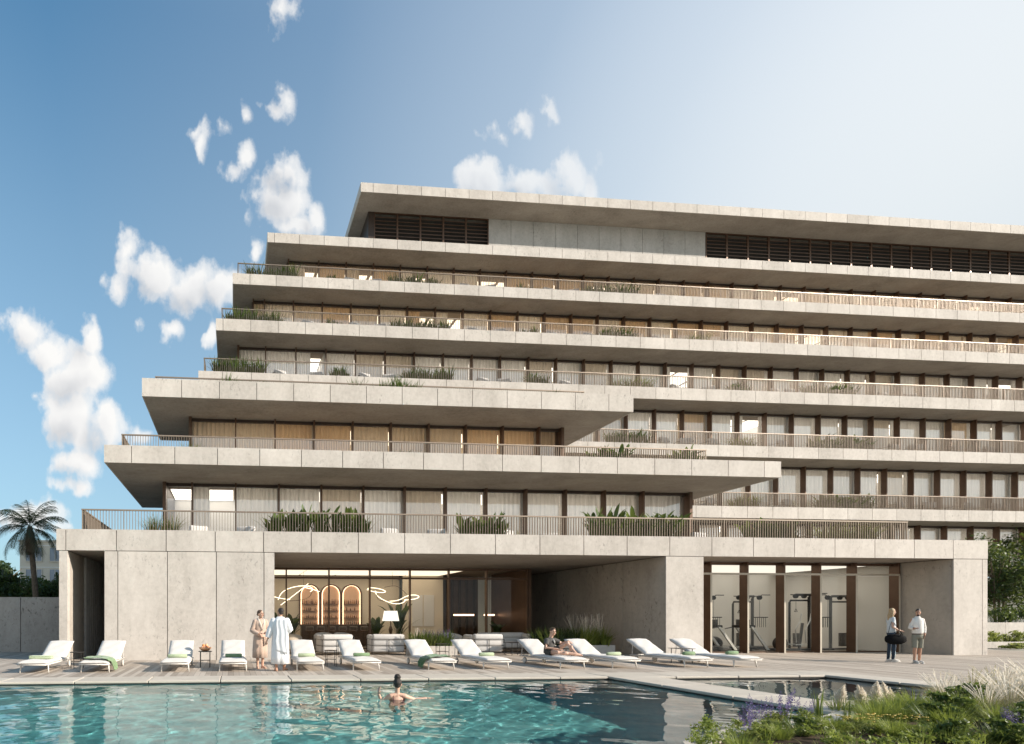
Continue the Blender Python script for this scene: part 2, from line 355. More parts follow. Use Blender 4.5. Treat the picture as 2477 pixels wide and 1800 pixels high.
# ------------------------------------------------------------------ ground, deck, pools
ZW = -.075
def struct(name, mb, mats): o = mb.build(name, mats); o['kind'] = 'structure'; return o
g = MB(); H0, H1, K0, K1 = -46, 16.05, -8, 13.5; A = 900
for a, b, c, d in ((-A,H0,-A,A), (H1,A,-A,A), (H0,H1,-A,K0), (H0,H1,K1,A)): g.add([(a,c,-.03),(b,c,-.03),(b,d,-.03),(a,d,-.03)], [(0,1,2,3)])
M['ground'] = simple('dry_ground', (.36,.34,.28), 1, 0, .2, .08)
struct('ground', g, M['ground'])
g = MB(); g.box(-46,34,13.57,26,-.2,0); g.box(16.05,34,3,13.57-.006,-.2,0)
struct('deck', g, M['deck'])
# pool basins
g = MB()
for a, b, c, d, zb in ((-45,9.31,-6,12.65,-1.55), (10.46,15.05,8.75,12.5,-.9)):
    g.add([(a,c,zb),(b,c,zb),(b,d,zb),(a,d,zb),(a,c,-.10),(b,c,-.10),(b,d,-.10),(a,d,-.10)], [(0,1,2,3),(0,4,5,1),(1,5,6,2),(2,6,7,3),(3,7,4,0)], 0 if a < 0 else 1)
pb = struct('pool_basin', g, [M['pool_tile'], M['pool_tile_dark']]); pb.cycles.is_caustics_receiver = True; sl.cycles.is_caustics_light = True
# coping: bevelled stone slabs with open joints
g = MB()
def cop(x0, x1, y0, y1, along='x', step=1.67):
    p, q = (x0, x1) if along == 'x' else (y0, y1); t = p
    while t < q-.01:
        e = min(t+step, q); a, b = t+.009, e-.009
        if along == 'x': g.box(a, b, y0, y1, -.055, .004)
        else: g.box(x0, x1, a, b, -.055, .004)
        t = e
    if along == 'x': g.box(x0, x1, y0+.02, y1, -1.5, -.058, 1)
    else: g.box(x0+.02, x1-.02, y0, y1, -1.5, -.058, 1)
cop(-45.4, 9.29, 12.65, 13.568); cop(9.31, 15.05, 12.52, 13.568); cop(9.31, 10.46, 6.0, 12.518, 'y'); cop(15.05, 16.05, 6, 13.568, 'y')
cop(10.462, 15.048, 7.9, 8.75)
struct('pool_coping', g, [M['coping'], M['joint']]).modifiers.new('Bevel', 'BEVEL').width = .012
# water: real ripples in the mesh, refracting, so that the sun throws caustics on the pool floor
def watermat(name, tint):
    m, n, out = newmat(name)
    pos = n('NewGeometry').outputs['Position']
    p = n('BsdfPrincipled', Base_Color=tint, Roughness=0.0, IOR=1.33); p.inputs['Transmission Weight'].default_value = 1
    fin(n, out, p); return m
M['water'] = watermat('pool_water', (.80,.97,.97)); M['water2'] = watermat('dark_pool_water', (.70,.82,.84))
def ripples(X, Y, seed, amp):
    r = np.random.default_rng(seed); H = np.zeros_like(X)
    for k in range(90):
        L = .13*(10**(r.random()*1.05)); th = r.normal(PI/2, .75) if L > .5 else r.uniform(0, 2*PI); kk = 2*PI/L
        H += amp*L**1.25*np.sin(kk*(X*math.cos(th)+Y*math.sin(th))+r.uniform(0, 2*PI)+.6*np.sin(.9*X*math.sin(th*3)+.7*Y))
    return H
def watersheet(name, x0, x1, y0, y1, step, mat, seed, amp):
    nx, ny = int((x1-x0)/step)+1, int((y1-y0)/step)+1
    X, Y = np.meshgrid(np.linspace(x0, x1, nx), np.linspace(y0, y1, ny)); Z = ZW+ripples(X, Y, seed, amp)
    I = np.arange(nx*ny).reshape(ny, nx); F = np.stack([I[:-1,:-1], I[:-1,1:], I[1:,1:], I[1:,:-1]], -1).reshape(-1, 4)
    o = rawmesh(name, np.stack([X, Y, Z], -1).reshape(-1, 3), F, M[mat], None, True); o['kind'] = 'structure'; o.cycles.is_caustics_caster = True; return o
w1 = watersheet('pool_water', -9.5, 9.33, 2.5, 12.67, .03, 'water', 3, .00062)
w2 = watersheet('plunge_pool_water', 10.44, 15.07, 8.7, 12.54, .045, 'water2', 5, .0004)
g = MB(); g.add([(-45,-6,ZW),(-9.5,-6,ZW),(-9.5,12.67,ZW),(-45,12.67,ZW)], [(0,1,2,3)]); g.add([(-9.5,-6,ZW),(9.33,-6,ZW),(9.33,2.5,ZW),(-9.5,2.5,ZW)], [(0,1,2,3)]); o = struct('still_pool_water', g, M['water'])
# ------------------------------------------------------------------ the building
B = thing('hotel_building', 'large stepped hotel of pale concrete slabs and bronze railed terraces behind the pool', 'building')
J0, JS = 1.035, 1.664
def slab(x0, x1, y0, y1, z0, z1, ret=1.6, name='floor_slab'):
    g = MB(); t = .05; gap = .013
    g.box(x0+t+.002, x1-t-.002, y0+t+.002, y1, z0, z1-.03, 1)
    # dark strip behind the open joints, then the panels
    g.box(x0+t-.012, x1-t+.012, y0+t-.012, y0+t+.001, z0+.01, z1-.04, 2)
    k = math.ceil((x0-J0)/JS+.12); xs = [x0]
    while J0+k*JS < x1-.25: xs.append(J0+k*JS); k += 1
    xs.append(x1)
    for i in range(len(xs)-1):
        a = xs[i]+(gap if i else 0); b = xs[i+1]-(gap if i < len(xs)-2 else 0)
        g.box(a, b, y0, y0+t, z0-.004, z1, 0)
    for xa, xb in ((x0, x0+t), (x1-t, x1)):
        y = y0+t+.02
        while y < y1-.1:
            e = min(y+JS, y1); g.box(xa, xb, y, e-.02, z0-.004, z1, 0); y = e
    g.box(x0+t+.004, x1-t-.004, y0+t+.004, y1, z1-.028, z1-.006, 3)
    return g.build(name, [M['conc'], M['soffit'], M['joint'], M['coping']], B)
SL = dict(P0=(-5.93,29.15,18.55,30.0,3.73,4.44), P1=(-5.0,23.44,21.26,30.0,7.47,8.15), P2=(-4.02,18.9,24.03,30.0,11.2,12.0),
          T1=(1.0,74,30.1,46,7.45,8.15), T2=(0.0,74,30.35,46,11.22,11.9), T3=(-2.02,74,31.18,46,14.93,15.65), T4=(-1.06,74,32.43,46,18.69,19.4),
          T5=(-.06,74,33.97,46,22.48,23.15), T6=(2.24,74,35.45,46,26.27,26.9), T7=(8.51,74,35.45,46,30.0,30.62))
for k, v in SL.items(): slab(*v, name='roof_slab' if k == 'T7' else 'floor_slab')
# ground floor walls of the pavilion
def panelwall(name, x0, x1, y, joints, z0, z1, mat='conc', depth=.3):
    g = MB(); gap = .012; xs = [x0]+list(joints)+[x1]
    g.box(x0+.004, x1-.004, y+.05, y+depth, z0, z1-.004, 1)
    for i in range(len(xs)-1): g.box(xs[i]+(gap if i else 0), xs[i+1]-(gap if i < len(xs)-2 else 0), y, y+.047, z0+.001, z1, 0)
    return g.build(name, [M[mat], M['joint']], B)
zt = 3.706
panelwall('facade_wall', -4.35, 1.41, 18.56, [-3.91,-2.25,-.59,1.05], 0, zt)
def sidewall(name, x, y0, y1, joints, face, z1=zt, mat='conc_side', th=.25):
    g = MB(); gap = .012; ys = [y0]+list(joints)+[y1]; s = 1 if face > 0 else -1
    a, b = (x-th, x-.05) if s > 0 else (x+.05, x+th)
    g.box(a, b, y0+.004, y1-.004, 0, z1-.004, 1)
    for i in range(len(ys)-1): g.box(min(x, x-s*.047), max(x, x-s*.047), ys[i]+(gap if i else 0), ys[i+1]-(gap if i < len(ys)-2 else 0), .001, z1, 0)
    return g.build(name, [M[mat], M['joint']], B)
# left pier and the slatted passage
g = MB(); g.box(-5.84,-5.57,18.56,18.85,0,zt); g.build('facade_pier', M['conc'], B)
sidewall('passage_wall', -5.57, 18.86, 20.55, [], 1)
g = MB(); g.box(-5.84,-5.60,20.56,23.9,0,zt); g.build('passage_back', M['bronze_dark'], B)
g = MB()
for i in range(11): g.box(-5.598,-5.48,20.6+i*.3,20.68+i*.3,0,zt)
g.build('slat_screen', M['conc_grey'], B)
g = MB(); g.box(-5.598,-4.36,23.9,24.0,0,zt); g.build('passage_end_wall', M['conc_side'], B)
sidewall('passage_wall', -4.352, 18.87, 23.9, [], -1, th=.2)
# lobby niche side walls, piers, gym niche
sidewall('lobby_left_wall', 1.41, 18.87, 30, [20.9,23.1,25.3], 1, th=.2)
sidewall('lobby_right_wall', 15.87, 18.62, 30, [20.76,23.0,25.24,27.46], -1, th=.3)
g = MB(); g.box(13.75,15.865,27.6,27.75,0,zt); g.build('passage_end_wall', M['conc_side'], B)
panelwall('facade_pier', 15.872, 17.35, 18.56, [], 0, zt, depth=.06)
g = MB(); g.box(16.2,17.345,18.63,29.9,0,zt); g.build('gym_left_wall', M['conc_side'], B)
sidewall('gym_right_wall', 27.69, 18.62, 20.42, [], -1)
panelwall('facade_pier', 27.692, 29.15, 18.56, [28.93], 0, zt, depth=.06)
g = MB(); g.box(28.0,29.14,18.63,29.9,0,zt); g.build('end_wall', M['conc'], B)
# ------------------------------------------------------------------ railings
def railing(path, z, h=1.08, sp=.108, z_top_thick=.05, closed=False):
    rl = bpy.data.objects.new('railing', None); C.objects.link(rl); rl.parent = B
    t = MB(); b = MB()
    for (ax, ay), (bx, by) in zip(path, path[1:]):
        dx, dy = bx-ax, by-ay; L = math.hypot(dx, dy); ux, uy = dx/L, dy/L; px, py = -uy, ux
        def bar(g, s, e, w, z0, z1):
            p = [(ax+ux*s+px*w, ay+uy*s+py*w), (ax+ux*e+px*w, ay+uy*e+py*w), (ax+ux*e-px*w, ay+uy*e-py*w), (ax+ux*s-px*w, ay+uy*s-py*w)]
            g.add([(*q, z0) for q in p]+[(*q, z1) for q in p], [(0,3,2,1)[::-1],(4,5,6,7)[::-1],(0,1,5,4)[::-1],(1,2,6,5)[::-1],(2,3,7,6)[::-1],(3,0,4,7)[::-1]])
        bar(t, -.03, L+.03, .035, z+h-z_top_thick, z+h)
        bar(b, 0, L, .012, z+.07, z+.10)
        k = int(L/sp)
        for i in range(k+1):
            post = i % 14 == 0
            s = i*L/k; bar(b, s-(.013 if post else .008), s+(.013 if post else .008), .032 if post else .022, z if post else z+.1, z+h-z_top_thick-.002)
    t.build('top_rail', M['rail'], rl); b.build('baluster_panel', M['rail'], rl)
railing([(-5.62,29.9),(-5.62,20.55),(28.42,20.55),(28.42,29.9)], 4.43)
railing([(-4.7,29.9),(-4.7,23.2),(21.78,23.2),(21.78,29.9)], 8.14)
railing([(-3.7,29.9),(-3.7,26.03),(17.78,26.03),(17.78,29.9)], 11.98, .98)
railing([(30.2,31.0),(73.5,31.0)], 8.14); railing([(22,31.0),(30.2,31.0)], 8.14)
railing([(19.5,31.1),(73.5,31.1)], 11.89)
railing([(-1.72,45),(-1.72,31.85),(73.5,31.85)], 15.64)
railing([(-.71,45),(-.71,33.2),(73.5,33.2)], 19.39)
railing([(.29,45),(.29,34.6),(73.5,34.6)], 23.14)
# ------------------------------------------------------------------ glazed storeys
MX = lambda k: .10+1.94*k
nwin = 0; band = MB()
def curtain_mesh(x0, x1, y, z0, z1, amp=.05, wl=.22):
    g = MB(); k = max(4, int((x1-x0)/.055)); top = []; bot = []
    for i in range(k+1):
        x = x0+(x1-x0)*i/k; yy = y+amp*math.sin(2*PI*x/wl+random.random()*.9)
        top.append((x, yy, z1)); bot.append((x, yy+random.uniform(-.01,.01), z0))
    g.loft([bot, top], cap=False, closed=False); return g
def storey(xl, xr, y, z0, z1, style, bays=None, fin_d=.30, room=3.4, ends=True, wall_l=None, wall_r=None, glassm='glass', glow='ceil_led', wallm='plaster'):
    global nwin
    g = MB()
    g.box(xl, xr, y-.06, y+.08, z1-.13, z1-.003); g.box(xl, xr, y-.04, y+.06, z0, z0+.07)
    g.build('glazing_frame', M['bronze_dark'], B)
    xs = bays or [xl]+[MX(k) for k in range(-3, 45) if xl+.5 < MX(k) < xr-.5]+[xr]
    for x in xs:
        q = MB(); w = .035 if x not in (xs[0], xs[-1]) else .07
        q.box(x-w, x+w, y-fin_d, y+.02, z0, z1-.004); q.build('mullion', M['bronze'], B)
    # the room behind: back wall, partitions, ceiling panels added to brighten it
    rm = MB(); rm.box(xl, xr, y+room, y+room+.1, z0, z1); rm.box(xl, xr, y+.1, y+room, z0-.02, z0+.012, 1)
    for i, x in enumerate(xs):
        if i % 3 == 0 and 0 < i < len(xs)-1: rm.box(x-.06, x+.06, y+.12, y+room-.005, z0+.02, z1-.004)
    rm.build('room_interior', [M[wallm], M['floor_in']], B)
    if glow:
        cl = MB()
        for a, b in zip(xs, xs[1:]): cl.box(a+.12, b-.12, y+1.1, y+room-.1, z1-.03, z1-.006)
        cl.build('ceiling_light', M[glow], B)['kind'] = 'stuff'  # glow added above each bay to brighten room and curtains
    for i in range(len(xs)-1):
        a, b = xs[i]+.036, xs[i+1]-.036
        p = MB(); p.box(a, b, y-.012, y+.012, z0+.072, z1-.131)
        wn = p.build('window', M[glassm], B); nwin += 1
        s = style[i % len(style)]
        if s == '.': continue
        cm = {'t': 'curtain', 'w': 'curtain_white', 'a': 'curtain_warm'}[s.lower()]
        if s in 'tw a':
            c = curtain_mesh(a-.02, b+.02, y+.25, z0+.08, z1-.02)
            c.build('curtain', M[cm], wn)
        else:      # half drawn
            c = curtain_mesh(a-.02, a+(b-a)*(.30+.25*random.random()), y+.25, z0+.08, z1-.02); c.build('curtain', M[cm], wn)
def sheet_storey(xl, xr, y, z0, z1, glow='ceil_led'):
    # top floors: only a sliver of glass shows above the railing; windows kept as one part
    g = MB(); g.box(xl, xr, y-.06, y+.08, z1-.13, z1-.003); g.build('glazing_frame', M['bronze_dark'], B)
    q = MB(); p = MB(); c = MB(); k = 0
    xs = [xl]+[MX(k) for k in range(-3, 45) if xl+.5 < MX(k) < xr-.5]+[xr]
    for x in xs: q.box(x-.035, x+.035, y-.3, y+.02, z0, z1-.004)
    for i in range(len(xs)-1):
        p.box(xs[i]+.036, xs[i+1]-.036, y-.012, y+.012, z0+.02, z1-.131)
        if random.random() < .97:
            cc = curtain_mesh(xs[i]+.02, xs[i+1]-.02-(.9 if random.random() < .15 else 0), y+.25, z0+.02, z1-.02); c.add(cc.v, cc.f, random.choice([0,1,1,1,2]))
    q.build('mullion_row', M['bronze'], B)['kind'] = 'stuff'; o = p.build('window_row', M['glass'], B); o['kind'] = 'stuff'
    c.build('curtain_row', [M['curtain'], M['curtain_white'], M['curtain_warm']], o)
    rm = MB(); rm.box(xl, xr, y+3.4, y+3.5, z0, z1); rm.build('room_interior', M['plaster'], B)
    cl = MB()
    for a, b in zip(xs, xs[1:]): cl.box(a+.12, b-.12, y+1.1, y+3.2, z1-.03, z1-.006)
    cl.build('ceiling_light', M[glow], B)['kind'] = 'stuff'  # same added fill glow over the top floor rooms
storey(-3.06, 21.97, 24.4, 4.43, 7.47, '.Wwwtwtwwwwww', bays=[-3.06,-1.84]+[MX(k) for k in range(0, 11)]+[21.9], glow='ceil_cool', wallm='plaster_white')
storey(-2.1, 16.85, 26.6, 8.14, 11.2, 'ttaatttaaa', glow='ceil_led')
storey(24, 73, 31.9, 4.43, 7.45, 'wwww', glow='ceil_cool', wallm='plaster_white')
storey(24, 73, 32.25, 8.14, 11.22, 'wwwtwww', glow='ceil_cool', wallm='plaster_white')
storey(19, 73, 33.0, 11.89, 14.93, 'wwtwwawWww', wallm='plaster_white', glow='ceil_cool')
storey(.30, 73, 34.4, 15.64, 18.69, 'wwWwttwwwwtwt', wallm='plaster_white', glow='ceil_cool')
sheet_storey(1.29, 73, 35.76, 19.39, 22.48); sheet_storey(3.79, 73, 37.3, 23.14, 26.27)
# solid side walls of the glazed boxes
g = MB()
for x, y0, z0, z1 in ((-3.06,24.5,4.43,7.47), (-2.1,26.7,8.14,11.2), (.30,34.5,15.64,18.69), (1.29,35.86,19.39,22.48), (3.79,37.4,23.14,26.27)): g.box(x-.08, x+.06, y0, 46, z0, z1-.005)
for x, y0, z0, z1 in ((21.97,24.5,4.43,7.47), (16.85,26.7,8.14,11.2)): g.box(x-.06, x+.08, y0, 30, z0, z1-.005)
g.build('side_wall', M['bronze_dark'], B)
g = MB(); g.box(1.0, 74, 36.5, 36.6, 0, 4.4); g.box(0, 19, 33, 33.2, 11.9, 14.9); g.box(0, 24, 32.3, 32.5, 8.16, 11.2); g.box(17.4, 27.6, 25.5, 25.6, 0, 3.7); g.box(0, 24, 31.9, 32, 4.44, 7.44)
g.build('core_wall', M['plaster_white'], B)
# plant room storey: louvre bays and concrete panels
def louvre(x0, x1, y, z0, z1):
    g = MB(); g.box(x0, x0+.06, y-.05, y+.05, z0, z1); g.box(x1-.06, x1, y-.05, y+.05, z0, z1); g.box(x0+.06, x1-.06, y-.05, y+.05, z1-.07, z1)
    k = 11
    for i in range(k):
        z = z0+.12+(z1-z0-.25)*i/k
        g.add([(x0+.06,y-.07,z),(x1-.06,y-.07,z),(x1-.06,y+.07,z+.12),(x0+.06,y+.07,z+.12),(x0+.06,y-.07,z+.05),(x1-.06,y-.07,z+.05),(x1-.06,y+.07,z+.17),(x0+.06,y+.07,z+.17)],
              [(0,3,2,1),(4,5,6,7),(0,1,5,4),(1,2,6,5),(2,3,7,6),(3,0,4,7)])
    g.build('louvre_panel', M['bronze'], B)
YT = 37.2; x = 9.88
for i in range(5): louvre(x, x+1.67, YT, 26.9, 29.98); x += 1.67
g = MB(); xx = x
while xx < 34.8: e = min(xx+1.672, 34.9); g.box(xx+.012, e-.012, YT-.03, YT+.05, 26.9, 29.99); xx = e
g.box(x, 34.9, YT+.052, YT+.1, 26.9, 29.98, 1)
g.build('concrete_panel_wall', [M['conc_grey'], M['joint']], B)
xx = 34.92
for i in range(23): louvre(xx, xx+1.69, YT, 26.9, 29.98); xx += 1.69
g = MB(); g.box(9.45, 9.87, YT-.05, YT+.3, 26.9, 29.98); g.box(9.45, 9.6, YT+.3, 46, 26.9, 29.98); g.build('louvre_corner', M['bronze_dark'], B)
g = MB(); g.box(9.9, 73, YT+.35, YT+.4, 26.9, 29.98); g.build('louvre_backing', M['joint'], B)
# ------------------------------------------------------------------ lobby and gym glazing, interiors
def shopfront(xs, y, z1, ztr, fin_d, room, glassm, w0=.03):
    g = MB(); g.box(xs[0], xs[-1], y-.08, y+.08, z1-.10, z1-.003); g.box(xs[0], xs[-1], y-.05, y+.05, .001, .05)
    g.build('glazing_frame', M['bronze'], B)
    g = MB(); g.box(xs[0], xs[-1], y-.10 if fin_d < .2 else y-fin_d-.012, y+.04 if fin_d < .2 else y-fin_d, ztr-.04, ztr+.04); g.build('transom', M['bronze' if fin_d < .2 else 'champagne'], B)
    for x in xs[0 if fin_d < .2 else 0:]:
        q = MB(); q.box(x-w0, x+w0, y-fin_d, y-.102, .001, z1-.004); q.box(x-w0+.004, x+w0-.004, y-.099, y+.03, .052, z1-.102); q.build('mullion', M['bronze'], B)
        if fin_d > .2: q = MB(); q.box(x-w0-.006, x+w0+.006, y-fin_d-.014, y-fin_d-.001, .001, ztr-.041); q.build('fin_edge', M['champagne'], B)
    for a, b in zip(xs, xs[1:]):
        p = MB(); p.box(a+w0, b-w0, y-.01, y+.01, .052, ztr-.047); wn = p.build('window', M[glassm], B)
        p = MB(); p.box(a+w0, b-w0, y-.01, y+.01, ztr+.047, z1-.102); p.build('transom_pane', M[glassm], wn)
shopfront([1.43,2.36,4.30,6.18,8.05,9.88,11.68,13.62], 24.1, 3.70, 3.24, .14, 5, 'glass_clear')
q = MB(); q.box(13.62+.04, 13.80, 23.93, 27.55, .001, 3.70); q.build('corner_post', M['bronze'], B)
shopfront([17.37,19.19,20.80,22.42,24.02,25.63,27.6], 20.5, 3.71, 3.22, .32, 5, 'glass_clear')
# lobby shell
def part(name, boxes, mat): 
    g = MB()
    for b in boxes: g.box(*b)
    return g.build(name, M[mat], B)
part('lobby_floor', [(1.42,15.8,24.15,30,-.01,.004)], 'floor_in')
part('lobby_back_wall', [(1.42,9.0,28.62,28.75,.005,3.7)], 'plaster')
part('lobby_panel_wall', [(9.0,11.2,28.0,28.12,.005,3.7)], 'plaster')
part('wall_panel', [(9.5,10.07,27.965,27.995,.97,2.64),(10.13,10.69,27.965,27.995,.97,2.64)], 'plaster_white')
part('lobby_dark_wall', [(11.2,13.7,29.2,29.3,.005,3.7),(11.14,11.2,28.13,29.2,.005,3.7)], 'wood_dark')
part('timber_slat', [(11.3+.42*i,11.42+.42*i,29.12,29.19,.01,3.69) for i in range(6)], 'bronze_dark')
cl = MB()
for i in range(5): cl.box(1.6+1.88*i,3.4+1.88*i,24.5,27.9,3.66,3.69)
cl.build('ceiling_light', M['ceil_lobby'], B)  # glowing panels added to lift the lounge walls, not lamps
# gym shell
part('gym_floor', [(17.36,27.9,20.55,25.4,-.01,.004)], 'floor_in')
part('gym_back_wall', [(17.36,27.95,25.3,25.4,.005,3.7),(27.90,27.98,20.62,25.29,.005,3.7)], 'plaster_white')
cl = MB()
for i in range(6): cl.box(17.6+1.63*i,19.1+1.63*i,20.8,25.2,3.66,3.69)
cl.build('ceiling_light', M['ceil_gym'], B)  # glowing panels added so the gym interior reads brighter
# arched bar shelves
def arch(cx, label):
    t = thing('bar_shelf', label, 'shelf', (cx,28.6,0), 0, 'arched shelf niches behind the bar')
    w, z0, zs = .50, 1.05, 2.66
    def outline(r, k=18): return [(-r, z0)]+[(-r*math.cos(PI*i/k), zs+r*math.sin(PI*i/k)) for i in range(k+1)]+[(r, z0)]
    g = MB(); o1 = outline(w); o2 = outline(w+.07)
    g.loft([[(x,-.12,z) for x, z in o1],[(x,-.12,z) for x, z in o2],[(x,0,z) for x, z in o2]], cap=False, closed=False)
    g.loft([[(x,-.12,z) for x, z in o1],[(x,0,z) for x, z in o1]], cap=False, closed=False); g.build('arch_frame', M['bronze'], t)
    g = MB(); g.add([(x,-.01,z) for x, z in o1], [tuple(range(len(o1)))[::-1]]); g.build('back_panel', M['arch_in'], t)
    g = MB(); g.tube([(x*.93,-.06,z if z > z0 else z0+.02) for x, z in o1], .016, 6); g.build('light_strip', M['arch_led'], t)
    for z in (1.42, 1.80, 2.16):
        g = MB(); g.box(-w+.05, w-.05, -.16, -.02, z-.015, z); g.build('shelf', M['bronze'], t)
    for row, z in enumerate((1.06, 1.42, 1.80, 2.16)):
        xs = [-.38+.11*i+random.uniform(-.015,.015) for i in range(8)]
        for j, x in enumerate(xs):
            if row in (1, 2) and (j in (0, 7) or random.random() < .12): continue
            h = (.20, .17, .20, .26)[row]*random.uniform(.8,1.1); r = .027
            b = MB(); b.tube([(0,0,0),(0,0,h*.6),(0,0,h*.72),(0,0,h)], [r, r, r*.45, r*.4], 7)
            ob = b.build('bottle', M[random.choice(['bottle','bottle','bottle2'])] if row else M['glass_side'], None)
            ob.location = (cx+x, 28.6-.09, z+.002); o = ob
            tag(o, f"small {'glass' if row == 0 else 'bottle'} on the {('counter', 'lowest shelf', 'middle shelf', 'top shelf')[row]} of the {label.split(' arched')[0]} arched bar niche", 'bottle', f'bottles on the bar shelves')
arch(4.07, 'left arched bar shelf with glowing copper back'); arch(5.21, 'middle arched bar shelf with glowing copper back'); arch(6.34, 'right arched bar shelf with glowing copper back')
t = thing('bar_counter', 'long dark timber bar counter in front of the arched shelves', 'counter', (5.3,27.1,0))
g = MB(); g.box(-1.95,1.95,-.3,.3,1.03,1.09); g.build('counter_top', M['bronze'], t)
g = MB(); g.box(-1.88,1.88,-.22,.25,.005,1.03); g.build('counter_front', M['wood_dark'], t)
def stool(x, label):
    t = thing('bar_stool', label, 'stool', (x,26.35,0), 0, 'bar stools along the bar counter')
    g = MB(); g.tube([(0,0,.005),(0,0,.02),(0,0,.03)], [.2,.2,.03], 14); g.build('base', M['bronze'], t)
    g = MB(); g.tube([(0,0,.03),(0,0,.72)], .02, 8); g.build('post', M['bronze'], t)
    g = MB(); g.tube([(0,0,.72),(0,0,.74),(0,0,.79),(0,0,.80)], [.15,.19,.19,.16], 14); g.build('seat', M['wood_dark'], t)
    g = MB(); g.tube([(.18*math.cos(a), -.18*math.sin(a)*-1-.36+.36-.02, .98) for a in [PI*i/8+PI for i in range(9)]], .018, 6)
    g.tube([(-.18,-.02,.8),(-.18,-.02,.98)], .012, 6); g.tube([(.18,-.02,.8),(.18,-.02,.98)], .012, 6); g.build('back_hoop', M['rail'], t)
for i, x in enumerate((3.75,4.3,4.85,5.4,5.95,6.5)): stool(x, f'slim bar stool with hoop back, {ORD[i]} from the left along the bar')
def c2(px_, py_): return (1.95+(px_-207)*.00617, 2.43-(py_-790)*.0063)
def chandelier(label, curves, cx):
    t = thing('chandelier', label, 'chandelier', (cx,25.6,0), 0, 'looping light chandeliers in the lounge')
    for i, (pts, lit) in enumerate(curves):
        P = []
        for j, (a, b) in enumerate(pts):
            x, z = c2(a, b); P.append((x-cx, .45*math.sin(2.1*j/len(pts)*PI+i), z))
        # smooth the polyline
        for _ in range(2):
            Q = [P[0]]
            for u, v in zip(P, P[1:]): Q += [tuple(.75*p+.25*q for p, q in zip(u, v)), tuple(.25*p+.75*q for p, q in zip(u, v))]
            P = Q+[P[-1]]
        g = MB(); g.tube(P, .013, 6); g.build('light_tube' if lit else 'metal_loop', M['led'] if lit else M['bronze'], t)
    g = MB(); g.tube([(0,0,2.95),(0,0,3.69)], .006, 5); g.build('cable', M['bronze_dark'], t)
chandelier('chandelier of crossing glowing tubes in the left of the lounge', [([(207,790),(262,800),(320,812)],1),([(240,810),(265,755),(320,722),(410,705),(480,715),(505,735),(490,748)],1),([(262,850),(365,770),(472,688)],1),([(440,716),(500,735),(570,746)],1),([(320,822),(420,815),(490,790),(506,750)],0)], 3.35)
chandelier('chandelier of looping glowing rings in the middle of the lounge', [([(938,735),(960,715),(1015,714),(1075,728),(1094,745),(1060,757),(990,755),(945,745),(938,735)],1),([(1018,738),(1030,775),(1070,815),(1140,846),(1210,836),(1255,806)],1),([(1130,820),(1195,815),(1240,780),(1300,772),(1352,788),(1330,804),(1258,810)],1),([(1080,712),(1140,702),(1210,722),(1280,765)],0),([(1000,762),(1005,795),(1050,815),(1130,822)],0)], 7.7)
for i in range(4):
    for j in range(3):
        g = MB(); g.ball((0,0,0), .055, 10); o = g.build('pendant_bulb', M['led'], None, True); o.location = (.15+.46*i, 25.4+.5*j, 6.72)
        q = MB(); q.tube([(0,0,.05),(0,0,.72)], .006, 4); q.build('cable', M['bronze_dark'], o); tag(o, 'small glowing pendant bulb in the cluster hanging behind the left windows of the podium terrace', 'lamp', 'pendant bulbs on the podium terrace storey')
t = thing('table_lamp', 'table lamp with large white drum shade and dark base in the lounge', 'lamp', (7.5,25.2,.62))
g = MB(); rr = 20; g.loft([[(r*math.cos(2*PI*j/rr), r*math.sin(2*PI*j/rr), z) for j in range(rr)] for r, z in ((.40,.66),(.31,1.14))], cap=False); g.build('lamp_shade', M['shade'], t)
g = MB(); g.tube([(0,0,0),(0,0,.03),(0,0,.05),(0,0,.25),(0,0,.45),(0,0,.9)], [.13,.13,.05,.10,.03,.02], 12); g.build('lamp_base', M['wood_dark'], t)
t = thing('side_cabinet', 'low dark cabinet under the white drum lamp', 'cabinet', (7.5,25.2,0))
g = MB(); g.box(-.55,.55,-.25,.25,.12,.618); g.build('carcass', M['wood_dark'], t)
for sx in (-.5,.5):
    for sy in (-.2,.2): g = MB(); g.box(sx-.02,sx+.02,sy-.02,sy+.02,.005,.12); g.build('leg', M['black_metal'], t)
for x0, x1, lab in ((11.37,12.45,'long glowing tube pendant lamp in the dark right room'), (13.0,13.55,'short tube pendant lamp by the corner post')):
    t = thing('pendant_lamp', lab, 'lamp', ((x0+x1)/2,27,0)); L = (x1-x0)/2
    g = MB(); g.tube([(-L,0,1.57),(L,0,1.57)], .04, 8); g.build('light_tube', M['arch_led'], t)
    g = MB(); g.tube([(0,0,1.6),(0,0,3.69)], .007, 5); g.build('cable', M['bronze'], t)
